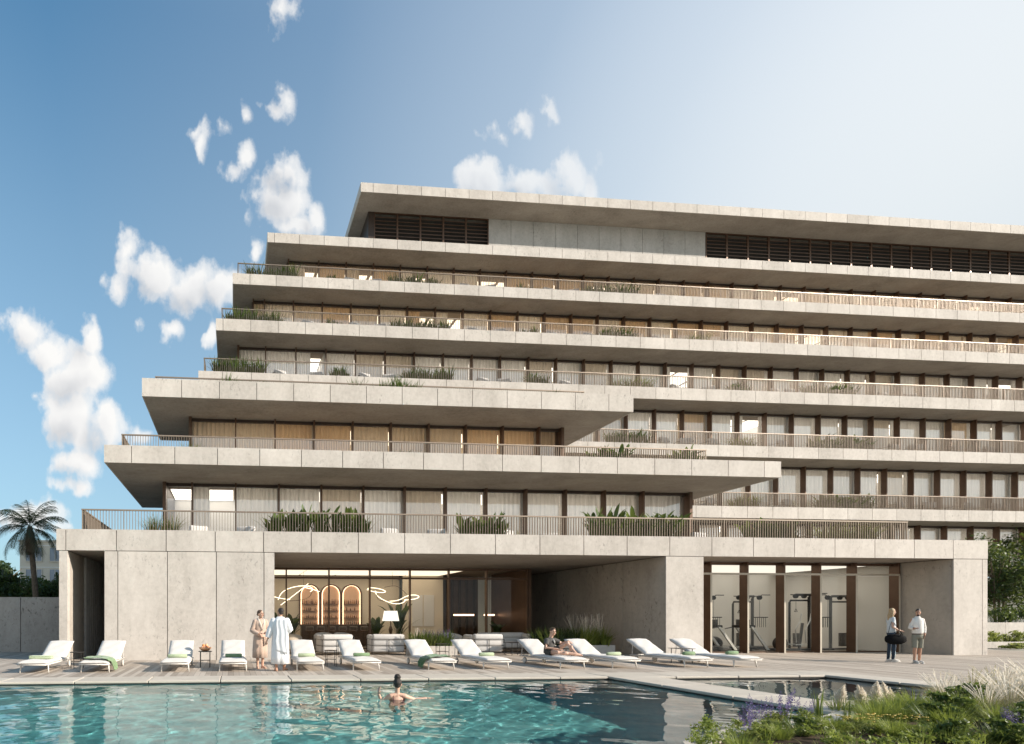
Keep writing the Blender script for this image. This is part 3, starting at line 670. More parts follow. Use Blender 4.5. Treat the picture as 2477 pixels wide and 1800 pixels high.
# ------------------------------------------------------------------ plants
def blades(nb, h, spread, w, lean=.5, seg=4, base_r=.12, droop=1.0, hvar=.35, seed=0):
    """strap leaves rising from a tuft; returns V, F arrays"""
    r = np.random.default_rng(seed); V = []; F = []
    for k in range(nb):
        a = r.uniform(0, 2*PI); L = h*(1-hvar*r.random()); ln = lean*r.random()**.7; br = base_r*math.sqrt(r.random())
        d = np.array([math.cos(a), math.sin(a), 0]); s = np.array([-d[1], d[0], 0]); b = d*br*(spread if spread > 1 else 1)
        tw = r.uniform(-.5,.5); s = s*math.cos(tw)+np.array([0,0,1])*math.sin(tw)*.4
        o = len(V)
        for i in range(seg+1):
            t = i/seg; z = L*(t-.35*droop*ln*t*t); ou = L*ln*(t*.35+.75*t*t*droop)
            ww = w*(1-.25*r.random())*(1-t)**.55*(.55+.9*t*(1-t)*1.6)
            p = b+d*ou+np.array([0,0,max(z,.01)])
            V += [p-s*ww/2, p+s*ww/2]
        F += [(o+2*i, o+2*i+1, o+2*i+3, o+2*i+2) for i in range(seg)]
    return np.array(V), np.array(F)
def paddles(ns, h, w, seed=0, spread=.4):
    """bird-of-paradise: stalk plus broad paddle leaf"""
    r = np.random.default_rng(seed); V = []; F = []
    for k in range(ns):
        a = r.uniform(0, 2*PI); d = np.array([math.cos(a), math.sin(a), 0]); s = np.array([-d[1], d[0], 0])
        H = h*r.uniform(.55,1.05); ln = r.uniform(.15,.65); o = len(V); n_ = 7; b = d*spread*r.random()*.4
        for i in range(n_+1):
            t = i/n_; z = H*(t-.18*ln*t*t*t*1.6); ou = H*ln*t*t*.8
            ww = .03 if t < .38 else w*math.sin(PI*min(1,(t-.36)/.64))**.75+.006
            fold = ww*.25; p = b+d*ou+np.array([0,0,z])
            V += [p-s*ww/2+np.array([0,0,fold]), p, p+s*ww/2+np.array([0,0,fold])]
        for i in range(n_):
            F += [(o+3*i,o+3*i+1,o+3*i+4,o+3*i+3),(o+3*i+1,o+3*i+2,o+3*i+5,o+3*i+4)]
    return np.array(V), np.array(F)
def leafcloud(nl, rx, ry, rz, size, seed=0, clumps=9, cz=.0, shell=.5):
    r = np.random.default_rng(seed)
    cc = r.normal(size=(clumps,3)); cc /= np.linalg.norm(cc, axis=1)[:,None]; cc *= r.uniform(.35,.85,(clumps,1)); cr = r.uniform(.28,.52, clumps)
    idx = r.integers(0, clumps, nl); q = r.normal(size=(nl,3)); q /= np.linalg.norm(q, axis=1)[:,None]
    q = cc[idx]+q*(cr[idx]*(shell+(1-shell)*r.random(nl)))[:,None]
    P = q*np.array([rx,ry,rz])+np.array([0,0,cz])
    u = r.normal(size=(nl,3)); u /= np.linalg.norm(u, axis=1)[:,None]; v = np.cross(u, r.normal(size=(nl,3))); v /= np.linalg.norm(v, axis=1)[:,None]
    sz = size*r.uniform(.6,1.3,(nl,1)); V = np.stack([P-u*sz, P-v*sz*.45, P+u*sz, P+v*sz*.45], 1).reshape(-1,3)
    F = np.arange(nl*4).reshape(-1,4); return V, F
def merge(*vf):
    V = []; F = []; o = 0
    for v, f in vf: V.append(v); F.append(f+o); o += len(v)
    return np.concatenate(V), np.concatenate(F)
def shift(vf, dx=0, dy=0, dz=0, s=1): return vf[0]*s+np.array([dx,dy,dz]), vf[1]
# terrace planting: a trough with leaves
def trough_plants(x0, x1, y, z, kind, h, seed, nm=None):
    w = x1-x0; vf = []; r = np.random.default_rng(seed); k = max(2, int(w/.27))
    for i in range(k):
        x = -w/2+(i+.5)*w/k+r.uniform(-.08,.08)
        if kind == 'paddle':
            vf.append(shift(paddles(9, h*r.uniform(.75,1.1), .17, seed*31+i), x, r.uniform(-.12,.12), .05)); 
            b = blades(20, h*.75, 1, .10, .9, 3, .15, .8, .4, seed*17+i); vf.append(shift(merge_q(b), x, r.uniform(-.12,.12), .05))
        elif kind == 'spike':
            vf.append(shift(merge_q(blades(38, h*r.uniform(.7,1.15), 1, .12, .9, 3, .1, .6, .35, seed*13+i)), x, r.uniform(-.12,.12), .05))
        else:
            vf.append(shift(merge_q(blades(70, h*r.uniform(.7,1.1), 1, .035, .9, 4, .14, 1.0, .4, seed*13+i)), x, r.uniform(-.12,.12), .05))
    return merge(*vf)
def merge_q(vf): return vf
lv = {'P0': ('first', 'podium terrace'), 'P1': ('second', 'second terrace'), 'P2': ('third','third terrace'), 'T1': ('t1','lowest right balcony'), 'T2': ('t2','second right balcony'), 'T3': ('t3','long balcony above third terrace'), 'T4': ('t4','second balcony from the top'), 'T5': ('t5','topmost railed balcony')}
PLANTS = {'P0': (22.0, 4.44, [(-3.4,-2.1,'grass',.95),(1.35,5.34,'paddle',1.15),(8.96,11.05,'paddle',1.0),(14.54,18.66,'paddle',1.25),(21.4,23.9,'paddle',.95),(25.0,27.6,'grass',.9)]),
 'P1': (24.0, 8.15, [(-2.14,-1.34,'grass',.8),(7.0,7.7,'spike',.75),(16.34,18.13,'paddle',1.15),(20.6,21.6,'paddle',1.15)]),
 'P2': (26.4, 12.0, [(-.5,1.4,'spike',1.0),(5.8,9.2,'spike',1.05),(15.9,16.6,'spike',1.0)]),
 'T3': (32.3, 15.65, [(-1.3,1.9,'spike',1.05),(5.72,6.98,'spike',.75),(10.24,13.54,'spike',.95),(18.24,19.72,'spike',.8),(23.95,26.6,'grass',.85),(31.7,33.3,'spike',.7),(37.1,40.7,'spike',.95)]),
 'T4': (33.65, 19.4, [(-.57,2.92,'spike',1.0),(5.8,6.97,'spike',.7),(10.05,13.8,'spike',.9),(18.5,19.6,'spike',.7),(23.95,26.5,'spike',.9),(30,31.5,'grass',.8)]),
 'T5': (35.05, 23.15, [(.82,4.1,'spike',.95),(6.04,6.8,'spike',.65),(10.3,13.7,'spike',.85),(18.8,20.4,'spike',.6),(23.96,27.6,'spike',.85)]),
 'T2': (31.6, 11.9, [(23.06,25.7,'spike',.95),(31.3,32.9,'grass',.8),(36.8,40.9,'paddle',1.0)]),
 'T1': (31.5, 8.15, [(31.2,33.1,'grass',.9),(37.0,40.8,'paddle',1.0)])}
sd = 1
for lvl, (y, z, items) in PLANTS.items():
    for i, (a, b, kind, h) in enumerate(items):
        sd += 1; what = {'paddle': 'broad leaved plants', 'spike': 'spiky leaved plants', 'grass': 'grassy bush'}[kind]
        t = thing('planter', f"trough of {what} on the {lv[lvl][1]}, {ORD[i]} from left", 'planter', ((a+b)/2, y-{'P0': 1.0, 'P1': .45, 'P2': .05}.get(lvl, .12), z), 0, 'planters behind the terrace railings')
        w = b-a; g = MB(); g.box(-w/2, w/2, -.22, .22, 0, .26); g.build('trough', M['bronze_dark'], t)
        V, F = trough_plants(a+.05, b-.05, y, z, kind, h*{'P0': 1.12, 'P1': .95, 'P2': 1.1}.get(lvl, 1.08), sd); o = rawmesh('foliage', V, F, M[{'paddle': 'leaf', 'spike': 'leaf', 'grass': 'leaf_grass'}[kind]], t); o.location = (0,0,.16)
# terrace armchairs
def soft(name, boxes, mat, par, r=.05):
    g = MB()
    for b in boxes: g.rbox(*b, r=r)
    return g.build(name, M[mat], par, True)
def armchair(label, loc, rz, group, w=.9):
    t = thing('terrace_armchair', label, 'armchair', loc, rz, group); h = w/2
    soft('seat_cushion', [(-h+.08,h-.08,-.40,.30,.22,.42)], 'sofa', t); soft('back_cushion', [(-h+.06,h-.06,.26,.46,.36,.74)], 'sofa', t, .07)
    g = MB()
    for s in (-1,1):
        g.tube([(s*h,-.42,0),(s*h,-.42,.52),(s*h,.44,.52),(s*h,.44,0)], .014, 6)
    g.tube([(-h,.44,.52),(h,.44,.52)], .014, 6); g.tube([(-h,-.42,.2),(h,-.42,.2)], .014, 6); g.tube([(-h,.44,.2),(h,.44,.2)], .014, 6); g.build('frame', M['black_metal'], t)
    return t
CH = {'P0': (22.4, 4.44, [(-1.55,.4),(.62,-.3),(6.42,.2),(8.61,-.2),(11.45,.4),(13.82,2.9),(20.3,.2),(24.4,2.9)]),
 'T3': (32.75, 15.65, [(2.69,.3),(5.07,-.2),(7.9,.3),(9.6,-.2),(15.43,.2),(16.91,-.3),(20.81,.2),(22.94,2.8),(28.2,.3),(30.7,-.3),(35.2,.3),(36.3,.1),(43,.2),(45.1,-.1)]),
 'T4': (34.0, 19.4, [(4.6,.2),(7.6,.2),(9.4,-.3),(15.43,.2),(17.27,-.2),(20.69,.2),(23.2,.2),(28.0,.2),(33,.1)]),
 'T5': (35.4, 23.15, [(7.6,.2),(9.47,-.2),(15.43,.2),(17.34,-.3),(21.3,.2),(23.3,-.3),(29.5,.2)]),
 'T2': (31.75, 11.9, [(26.6,.3),(28.2,-.2),(29.9,.2),(34.6,.2),(42.4,.2),(44.2,-.3),(46.97,.2),(49.27,.2)]),
 'T1': (31.6, 8.15, [(29.6,.2),(34.8,.2),(42.6,.2),(44.9,-.2),(47.5,.2),(49.6,.2)])}
base = None
for lvl, (y, z, items) in CH.items():
    for i, (x, rz) in enumerate(items):
        lab = f"pale cushioned armchair on the {lv[lvl][1]}, {ORD[i]} from the left"; grp = 'armchairs behind the terrace railings'
        if base is None: base = armchair(lab, (x,y,z+.004), PI+rz, grp)
        else: dup(base, (x,y,z+.004), PI+rz, lab, grp)
# ------------------------------------------------------------------ sun loungers (foot towards the pool, back to the building)
def lounger(label, x, y=14.5):
    t = thing('sun_lounger', label, 'sun lounger', (x,y,0), 0, 'sun loungers lined up along the pool')
    g = MB(); zf = .225
    for s in (-1,1): g.tube([(s*.36,.06,zf),(s*.36,2.35,zf)], .022, 8)
    g.tube([(-.36,.06,zf),(.36,.06,zf)], .022, 8); g.tube([(-.36,2.35,zf),(.36,2.35,zf)], .018, 8)
    for i in range(7): g.tube([(-.36,.3+i*.27,zf),(.36,.3+i*.27,zf)], .012, 6)
    g.build('frame', M['white_metal'], t, True)
    for s in (-1,1):
        g = MB(); g.tube([(s*.345,.24,zf),(s*.37,.21,.0)], [.022,.017], 8); g.build('leg', M['white_metal'], t, True)
        g = MB(); g.tube([(s*.33,2.12,zf),(s*.33,2.12,.1)], .015, 6); g.build('wheel_strut', M['white_metal'], t)
        g = MB(); g.tube([(s*.33-.025,2.12,.095),(s*.33+.025,2.12,.095)], .088, 18); w = g.build('wheel', M['white_metal'], t)
        q = MB(); ring = [(s*.33, 2.12+.088*math.cos(2*PI*k/20), .095+.088*math.sin(2*PI*k/20)) for k in range(20)]; q.tube(ring, .012, 6, closed=True); q.build('tyre', M['grey_rubber'], w)
    # cushion: seat and raised back, slightly puffy with a piped edge
    def cushion(name, L, wd, th, place):
        nx, ny = 10, 18; top = []; bot = []
        for j in range(ny+1):
            for i in range(nx+1):
                u = i/nx*2-1; v = j/ny*2-1
                e = (1-abs(u)**6)*(1-abs(v)**10); puff = th*(.35+.65*e**.5)
                wr = .006*math.sin(9*v+3*u)+.006*math.sin(5*u-7*v+x)
                top.append((u*wd/2, (v+1)/2*L, puff+wr*e)); bot.append((u*wd/2, (v+1)/2*L, th*.2*(1-e**.5)))
        g = MB(); W_ = nx+1
        q = [(j*W_+i, j*W_+i+1, (j+1)*W_+i+1, (j+1)*W_+i) for j in range(ny) for i in range(nx)]
        N_ = len(top); g.v = top+bot; g.f = q+[tuple(N_+k for k in f[::-1]) for f in q]
        rim = [i for i in range(W_)]+[j*W_+nx for j in range(1,ny+1)]+[ny*W_+i for i in range(nx-1,-1,-1)]+[j*W_ for j in range(ny-1,0,-1)]
        for a, b in zip(rim, rim[1:]+rim[:1]): g.f.append((b, a, N_+a, N_+b))
        g.m = [0]*len(g.f); g.xf(place); return g.build(name, M['white_fabric'], t, True)
    cushion('seat_cushion', 1.74, .76, .085, Matrix.Translation((0,.02,zf+.02)))
    ang = math.atan2(.43,.80)
    cushion('back_cushion', .96, .73, .085, Matrix.Translation((0,1.70,zf+.035)) @ Matrix.Rotation(ang, 4, 'X'))
    g = MB()
    for s in (-1,1):
        g.tube([(s*.31,1.72,zf+.02),(s*.31,2.55,zf+.46)], .016, 6); g.tube([(s*.31,2.30,zf+.32),(s*.31,2.33,zf)], .011, 6)
    g.tube([(-.31,2.55,zf+.46),(.31,2.55,zf+.46)], .016, 6); g.build('back_frame', M['white_metal'], t)
    return t
LX = [-5.27,-3.70,-1.58,-.02,2.10,3.68,5.82,7.42,9.70,11.27,13.54,15.07]
LL = ['leftmost white sun lounger with a pale flat towel on its seat', 'white sun lounger with a sage green towel spilling to the deck, before the concrete wall', 'white sun lounger left of the fruit table', 'white sun lounger right of the fruit table, beside the woman in a beige robe',
 'white sun lounger just right of the man in the white robe', 'white sun lounger left of the one with the dark green draped towel', 'white sun lounger with a dark green towel hanging down its left side', 'white sun lounger left of the seated man, with a pale rolled towel',
 'white sun lounger carrying the seated man in a grey shirt', 'white sun lounger right of the seated man', 'white sun lounger left of the last one by the gym pier', 'rightmost white sun lounger, in front of the gym pier']
L0 = lounger(LL[0], LX[0])
for x, l in zip(LX[1:], LL[1:]): dup(L0, (x, 14.5+random.uniform(-.04,.04), 0), random.uniform(-.02,.02), l)
ZS = .225+.02+.087
# rolled towels
def roll(label, x, y, m, L=.5, r=.055, rz=0):
    g = MB(); g.tube([(-L/2,0,0),(-L/2+.01,0,0),(L/2-.01,0,0),(L/2,0,0)], [r*.82,r,r,r*.82], 18)
    sp = [(L/2+.002, (.012+.042*k/40)*math.cos(k*.5), (.012+.042*k/40)*math.sin(k*.5)) for k in range(40)]
    g.tube(sp, .006, 5); g.tube([(-p[0], p[1], p[2]) for p in sp], .006, 5)
    o = g.build('rolled_towel', M[m], None, True); o.location = (x, y, ZS+r*.9); o.rotation_euler = (0,0,rz)
    tag(o, label, 'towel', 'towels on the sun loungers')
roll('pale green rolled towel on the lounger left of the fruit table', LX[2], 15.35, 'towel_pale', .52)
roll('sage green rolled towel on the lounger right of the fruit table', LX[3]+.02, 15.4, 'towel', .46)
roll('pale green rolled towel on the lounger just right of the man in the white robe', LX[4], 15.4, 'towel_pale', .46)
roll('sage green rolled towel on the lounger left of the dark green draped towel', LX[5]+.05, 15.45, 'towel', .46)
roll('pale green rolled towel on the lounger left of the seated man', LX[7]+.02, 15.3, 'towel_pale', .42)
roll('pale green rolled towel on the lounger right of the seated man', LX[9]+.06, 15.2, 'towel_pale', .40)
roll('sage green rolled towel on the lounger left of the gym pier lounger', LX[10]+.1, 15.1, 'towel', .34, .06)
roll('sage green rolled towel on the rightmost lounger', LX[11]+.12, 15.25, 'towel', .34, .06)
g = MB(); g.rbox(-.30,.30,-.12,.12,0,.05, r=.02); g.rbox(-.30,.29,-.115,.115,.051,.085, r=.016)
o = g.build('folded_towel', M['towel_pale'], None, True); o.location = (LX[0]-.02,15.3,ZS); tag(o, 'pale green folded towel on the leftmost lounger', 'towel', 'towels on the sun loungers')
def drape(label, x, y, side, m, w=.62):
    # lies on the seat, then falls over the long side with deep folds
    nu, nv = 34, 30; V = []; F = []; r = random.Random(label)
    path = [(-.30*side,.0),(-.1*side,.012),(.1*side,.01),(.30*side,.006),(.395*side,-.02),(.415*side,-.10),(.435*side,-.20),(.45*side,-.29)]
    for i in range(nu+1):
        t = i/nu*(len(path)-1); k = min(int(t), len(path)-2); f = t-k
        px_ = path[k][0]*(1-f)+path[k+1][0]*f; pz = path[k][1]*(1-f)+path[k+1][1]*f; hang = max(0, (t-3.6)/3.4)
        for j in range(nv+1):
            v = j/nv-.5; wd = w*(1-.42*min(1,hang*1.3))*(1 if hang > 0 else .8+.2*t/4)
            fold = math.sin(v*26+.7*math.sin(t*1.3))*(.008+.028*min(1,hang*1.5))+math.sin(v*11+t*1.7)*.012
            zz = pz+(fold*.9+.024 if hang <= 0 else 0)+.014*math.sin(t*2.6+v*8)
            V.append((px_+side*(max(0,hang) > 0)*(fold+.018), v*wd+.10*hang+.04*math.sin(t*1.4), zz+.016*(hang <= 0)))
    for i in range(nu):
        for j in range(nv): F.append((i*(nv+1)+j, i*(nv+1)+j+1, (i+1)*(nv+1)+j+1, (i+1)*(nv+1)+j))
    g = MB(); g.add(V, F); o = g.build('draped_towel', M[m], None, True)
    sm = o.modifiers.new('Solid', 'SOLIDIFY'); sm.thickness = .012; ss = o.modifiers.new('Sub', 'SUBSURF'); ss.levels = ss.render_levels = 1
    o.location = (x, y, ZS); tag(o, label, 'towel', 'towels on the sun loungers')
drape('sage green towel draped over the right edge of a lounger before the concrete wall', LX[1], 14.95, 1, 'towel')
drape('dark green towel hanging down the left side of a lounger in front of the planter', LX[6], 14.95, -1, 'towel_deep')
# ------------------------------------------------------------------ small side tables
def sidetable(label, x, y, h=.48, w=.36, round_=True):
    t = thing('side_table', label, 'side table', (x,y,0), 0, 'thin black side tables between the loungers')
    g = MB()
    if round_: g.tube([(0,0,h-.018),(0,0,h)], w*.56, 24)
    else: g.box(-w/2,w/2,-w/2,w/2,h-.015,h)
    g.build('table_top', M['black_metal'], t)
    for sx in (-1,1):
        for sy in (-1,1):
            q = MB(); q.box(sx*w*.38-.008,sx*w*.38+.008,sy*w*.38-.008,sy*w*.38+.008,0,h-.018); q.build('leg', M['black_metal'], t)
    g = MB(); 
    for sx in (-1,1): g.box(sx*w*.38-.006,sx*w*.38+.006,-w*.36,w*.36,h*.40,h*.40+.012)
    g.box(-w*.36,w*.36,-w*.3,w*.3,h*.40+.013,h*.40+.022); g.build('lower_shelf', M['black_metal'], t)
    return t
sidetable('thin black side table between the two leftmost loungers', -4.48, 15.85)
sidetable('thin black side table holding the bowl of fruit', -.83, 15.9)
sidetable('thin black side table right of the man in the white robe', 2.92, 16.0)
sidetable('thin black side table behind the dark green draped towel', 7.62, 19.1, .50, .46, False)
sidetable('thin black side table behind the seated man', 10.5, 16.3)
sidetable('thin black side table between the two rightmost loungers', 14.3, 16.1, .48, .5, False)
sidetable('pale legged side table in front of the shaded sofa', 10.75, 19.8, .5, .62, False)
t = thing('fruit_bowl', 'amber glass bowl of oranges on the thin black table', 'bowl', (-.83,15.9,.481))
g = MB(); rr = 20; g.loft([[(r*math.cos(2*PI*j/rr), r*math.sin(2*PI*j/rr), z) for j in range(rr)] for r, z in ((.06,0),(.12,.02),(.17,.07),(.19,.11),(.18,.11),(.155,.065),(.10,.03))]); g.build('bowl', M['bowl'], t, True)
for i, (a, r, z) in enumerate([(0,.085,.10),(1.25,.09,.10),(2.5,.085,.10),(3.8,.09,.10),(5.0,.085,.10),(.6,.045,.17),(3.2,.05,.165)]):
    g = MB(); g.ball((0,0,0), .045, 12); o = g.build('orange', M['peach' if i % 2 else 'orange'], None, True); o.location = (-.83+r*math.cos(a), 15.9+r*math.sin(a), .481+z)
    tag(o, 'round ripe orange heaped in the amber glass bowl', 'fruit', 'oranges in the bowl')
# ------------------------------------------------------------------ lounge seating under the lobby overhang
def sofa(label, loc, rz, w=1.15, d=1.0, grp='white framed lounge sofas under the overhang'):
    t = thing('lounge_sofa', label, 'sofa', loc, rz, grp); h = w/2; q = d/2
    soft('seat_cushion', [(-h+.16,h-.16,-q+.02,q-.24,.18,.44)], 'sofa', t, .06)
    soft('back_cushion', [(-h+.02,h-.02,q-.25,q-.02,.10,.39),(-h+.02,h-.02,q-.25,q-.02,.34,.65),(-h+.02,h-.02,q-.30,q+.01,.58,.80)], 'sofa', t, .075)
    for s in (-1,1):
        a, b = sorted((s*h, s*(h-.17))); soft('armrest', [(a,b,-q,q-.26,.10,.39),(a,b,-q,q-.26,.34,.62),(a-.02,b+.02,-q,q-.26,.56,.76)], 'sofa', t, .06)
    g = MB(); e = .012
    for zz in (.10,.36,.60): g.tube([(-h-e,-q-e,zz),(h+e,-q-e,zz),(h+e,q+e,zz),(-h-e,q+e,zz)], .011, 5, closed=True) if zz < .2 else g.tube([(-h-e,-q-e,zz),(-h-e,q+e,zz),(h+e,q+e,zz),(h+e,-q-e,zz)], .011, 5)
    for sx in (-1,0,1): g.tube([(sx*(h+e),q+e,.0),(sx*(h+e),q+e,.6)], .012, 5)
    for sx in (-1,1): g.tube([(sx*(h+e),-q-e,.0),(sx*(h+e),-q-e,.6)], .012, 5)
    g.build('frame', M['black_metal'], t); return t
sofa('white cushioned sofa seen from behind, right of the man in the white robe', (3.95,20.9,0), PI+.12, 1.25)
sofa('white cushioned sofa turned sideways, left of the flower planter', (6.05,21.0,0), PI-.05, 1.30, 1.05)
sofa('white cushioned sofa seen from behind, right of the flower planter', (9.95,20.75,0), PI, 1.2)
sofa('shaded long white sofa behind the seated man', (11.5,22.0,0), 0, 2.1)
def tub(label, loc, rz, mat):
    t = thing('tub_chair', label, 'armchair', loc, rz, 'rounded tub chairs by the lounge windows'); rr = 22
    g = MB(); ring = lambda r, z, k=1: [(r*math.cos(PI*(-.15+1.3*j/rr)), r*math.sin(PI*(-.15+1.3*j/rr)), z-.16*(1-math.sin(PI*j/rr))*k) for j in range(rr+1)]
    g.loft([ring(.43,.14,0),ring(.47,.5,.5),ring(.46,.76),ring(.42,.80),ring(.37,.74),ring(.34,.42,.5),ring(.34,.14,0)], closed=False, cap=False); g.build('shell', M[mat], t, True)
    g = MB(); g.tube([(0,0,.10),(0,0,.14),(0,0,.38),(0,0,.43)], [.36,.40,.40,.34], 20); g.build('seat', M[mat], t, True)
    for a in (.7,2.3,4,5.5): g = MB(); g.tube([(.3*math.cos(a),.3*math.sin(a),0),(.3*math.cos(a),.3*math.sin(a),.12)], .015, 6); g.build('leg', M['black_metal'], t)
tub('beige tub chair behind the man in the white robe', (2.35,22.0,0), PI*.9, 'beige_uph')
tub('pale tub chair behind the left white sofa, nearer the bar', (3.9,22.9,0), 0, 'sofa'); tub('pale tub chair behind the left white sofa, nearer the middle', (4.75,22.9,0), .3, 'sofa')
tub('grey tub chair behind the flower planter', (9.2,22.0,0), .2, 'sofa')
def planterbox(label, x0, x1, y0, y1, h, items, grp):
    t = thing('planter', label, 'planter', ((x0+x1)/2,(y0+y1)/2,0), 0, grp); w = (x1-x0)/2; d = (y1-y0)/2
    g = MB(); g.box(-w,w,-d,-d+.06,0,h); g.box(-w,w,d-.06,d,0,h); g.box(-w,-w+.06,-d+.06,d-.06,0,h); g.box(w-.06,w,-d+.06,d-.06,0,h); g.build('box', M['conc'], t, False, .008)
    g = MB(); g.box(-w+.061,w-.061,-d+.061,d-.061,.02,h-.04); g.build('soil', M['soil'], t)
    for nm, vf, mt in items: o = rawmesh(nm, vf[0], vf[1], M[mt], t); o.location = (0,0,h-.05)
    return t
def plumes(ns, h, L, seed, spread=.35, fluff=90, w=.05):
    r = np.random.default_rng(seed); V = []; F = []; o = 0
    for k in range(ns):
        a = r.uniform(0,2*PI); d = np.array([math.cos(a), math.sin(a), 0]); H = h*r.uniform(.75,1.05); ln = r.uniform(.05,spread); b = d*.08*r.random()
        P = lambda t: b+d*ln*t*t*H+np.array([0,0,H*t*(1-.08*ln*t)])
        s = np.array([-d[1],d[0],0])*.006
        for i in range(5):
            p, q = P(i/5), P((i+1)/5); V += [p-s,p+s,q+s,q-s]; F.append((o,o+1,o+2,o+3)); o += 4
        t0 = 1-L/H
        for i in range(fluff):
            t = t0+(1.04-t0)*r.random(); u = (t-t0)/(1.04-t0); c = P(t); rad = w*(math.sin(PI*min(1,.10+.88*u**.75))**.8)*(1.1-.6*u)
            dd = r.normal(size=3); dd[2] = abs(dd[2])*.9+1.0; dd /= np.linalg.norm(dd); side = np.cross(dd, r.normal(size=3)); side /= np.linalg.norm(side)
            e = c+dd*rad*r.uniform(.7,1.6); side = side*(rad*.05+.0012)
            V += [c-side*.5,c+side*.5,e+side,e-side]; F.append((o,o+1,o+2,o+3)); o += 4
    return np.array(V), np.array(F)
def spikes(ns, h, L, seed, spread=.3, nf=46, w=.022):
    """upright flower spikes (salvia): whorls of small florets"""
    r = np.random.default_rng(seed); V = []; F = []; o = 0
    for k in range(ns):
        a = r.uniform(0,2*PI); d = np.array([math.cos(a), math.sin(a), 0]); H = h*r.uniform(.7,1.05); ln = r.uniform(.05,spread)
        b = d*.12*r.random(); P = lambda t: b+d*ln*t*H+np.array([0,0,H*t])
        for i in range(nf):
            u = (i//5)/(nf/5); t = 1-L/H*(1-u); c = P(t)+r.normal(size=3)*w*(1.15-.8*u)*np.array([1,1,.5]); q = r.normal(size=3); q /= np.linalg.norm(q); p2 = np.cross(q, r.normal(size=3)); p2 /= np.linalg.norm(p2); z_ = w*.6*(1.1-.5*u)
            V += [c-q*z_,c-p2*z_*.7,c+q*z_,c+p2*z_*.7]; F.append((o,o+1,o+2,o+3)); o += 4
    return np.array(V), np.array(F)
def row(f, x0, x1, k, dy, seed):
    r = np.random.default_rng(seed); return merge(*[shift(f(seed*50+i), x0+(x1-x0)*(i+.5)/k+r.uniform(-.06,.06), r.uniform(-dy,dy)) for i in range(k)])
planterbox('concrete planter of lavender and dark leaves between the white sofas', 6.75, 8.55, 19.95, 20.6, .36,
  [('foliage', row(lambda s: blades(52,.80,1,.06,.8,4,.14,.9,.4,s), -.7,.82,6,.14,3), 'leaf'), ('grass', row(lambda s: blades(70,.62,1,.014,.8,4,.12,1,.4,s), -.85,.1,4,.14,5), 'leaf_grass'), ('flower_spike', row(lambda s: spikes(9,.72,.26,s), -.3,.85,4,.12,8), 'violet'), ('plume', row(lambda s: plumes(7,.75,.25,s,.3,24,.022), -.85,-.2,3,.1,9), 'plume')], 'concrete planters under the overhang')
planterbox('long concrete planter of feathery grasses along the shaded wall', 11.9, 15.05, 20.1, 20.75, .36,
  [('foliage', row(lambda s: blades(60,.95,1,.055,.8,4,.16,.9,.4,s), -1.5,.3,8,.16,12), 'leaf_dark'), ('grass', row(lambda s: blades(150,1.05,1,.016,.8,4,.18,1,.4,s), .0,1.45,6,.14,15), 'leaf_yel'), ('low_leaves', row(lambda s: blades(46,.62,1,.06,.9,4,.18,1,.4,s), .3,1.5,6,.2,17), 'leaf_yel'), ('plume', row(lambda s: plumes(14,1.30,.36,s,.35,50,.03), .0,1.3,4,.1,19), 'plume')], 'concrete planters under the overhang')  # left leaves darker, right ones brighter: shade and sun put into leaf colours
# indoor plants
def potplant(label, x, y, h, seed, mt='leaf_dark', kind='paddle'):
    t = thing('potted_plant', label, 'plant', (x,y,.005), 0, 'potted plants inside the lounge')
    g = MB(); g.tube([(0,0,0),(0,0,.02),(0,0,.42),(0,0,.45)], [.16,.19,.23,.21], 16); g.build('pot', M['wood_dark'], t, True)
    vf = merge(paddles(16,h,.30,seed,.4), blades(22,h*.8,1,.05,1.0,5,.1,1.1,.4,seed)); o = rawmesh('foliage', vf[0], vf[1], M[mt], t); o.location = (0,0,.42)
potplant('tall leafy plant by the left end of the bar', 2.9, 26.6, 1.3, 3); potplant('dark leafy plant behind the robed man', 2.0, 25.4, 1.5, 4)
potplant('tall dark palm behind the white drum lamp', 8.15, 25.9, 1.9, 5); potplant('low leafy plant left of the drum lamp', 6.9, 25.6, 1.1, 6); potplant('dark plant by the right lounge window', 13.0, 25.6, .9, 8)
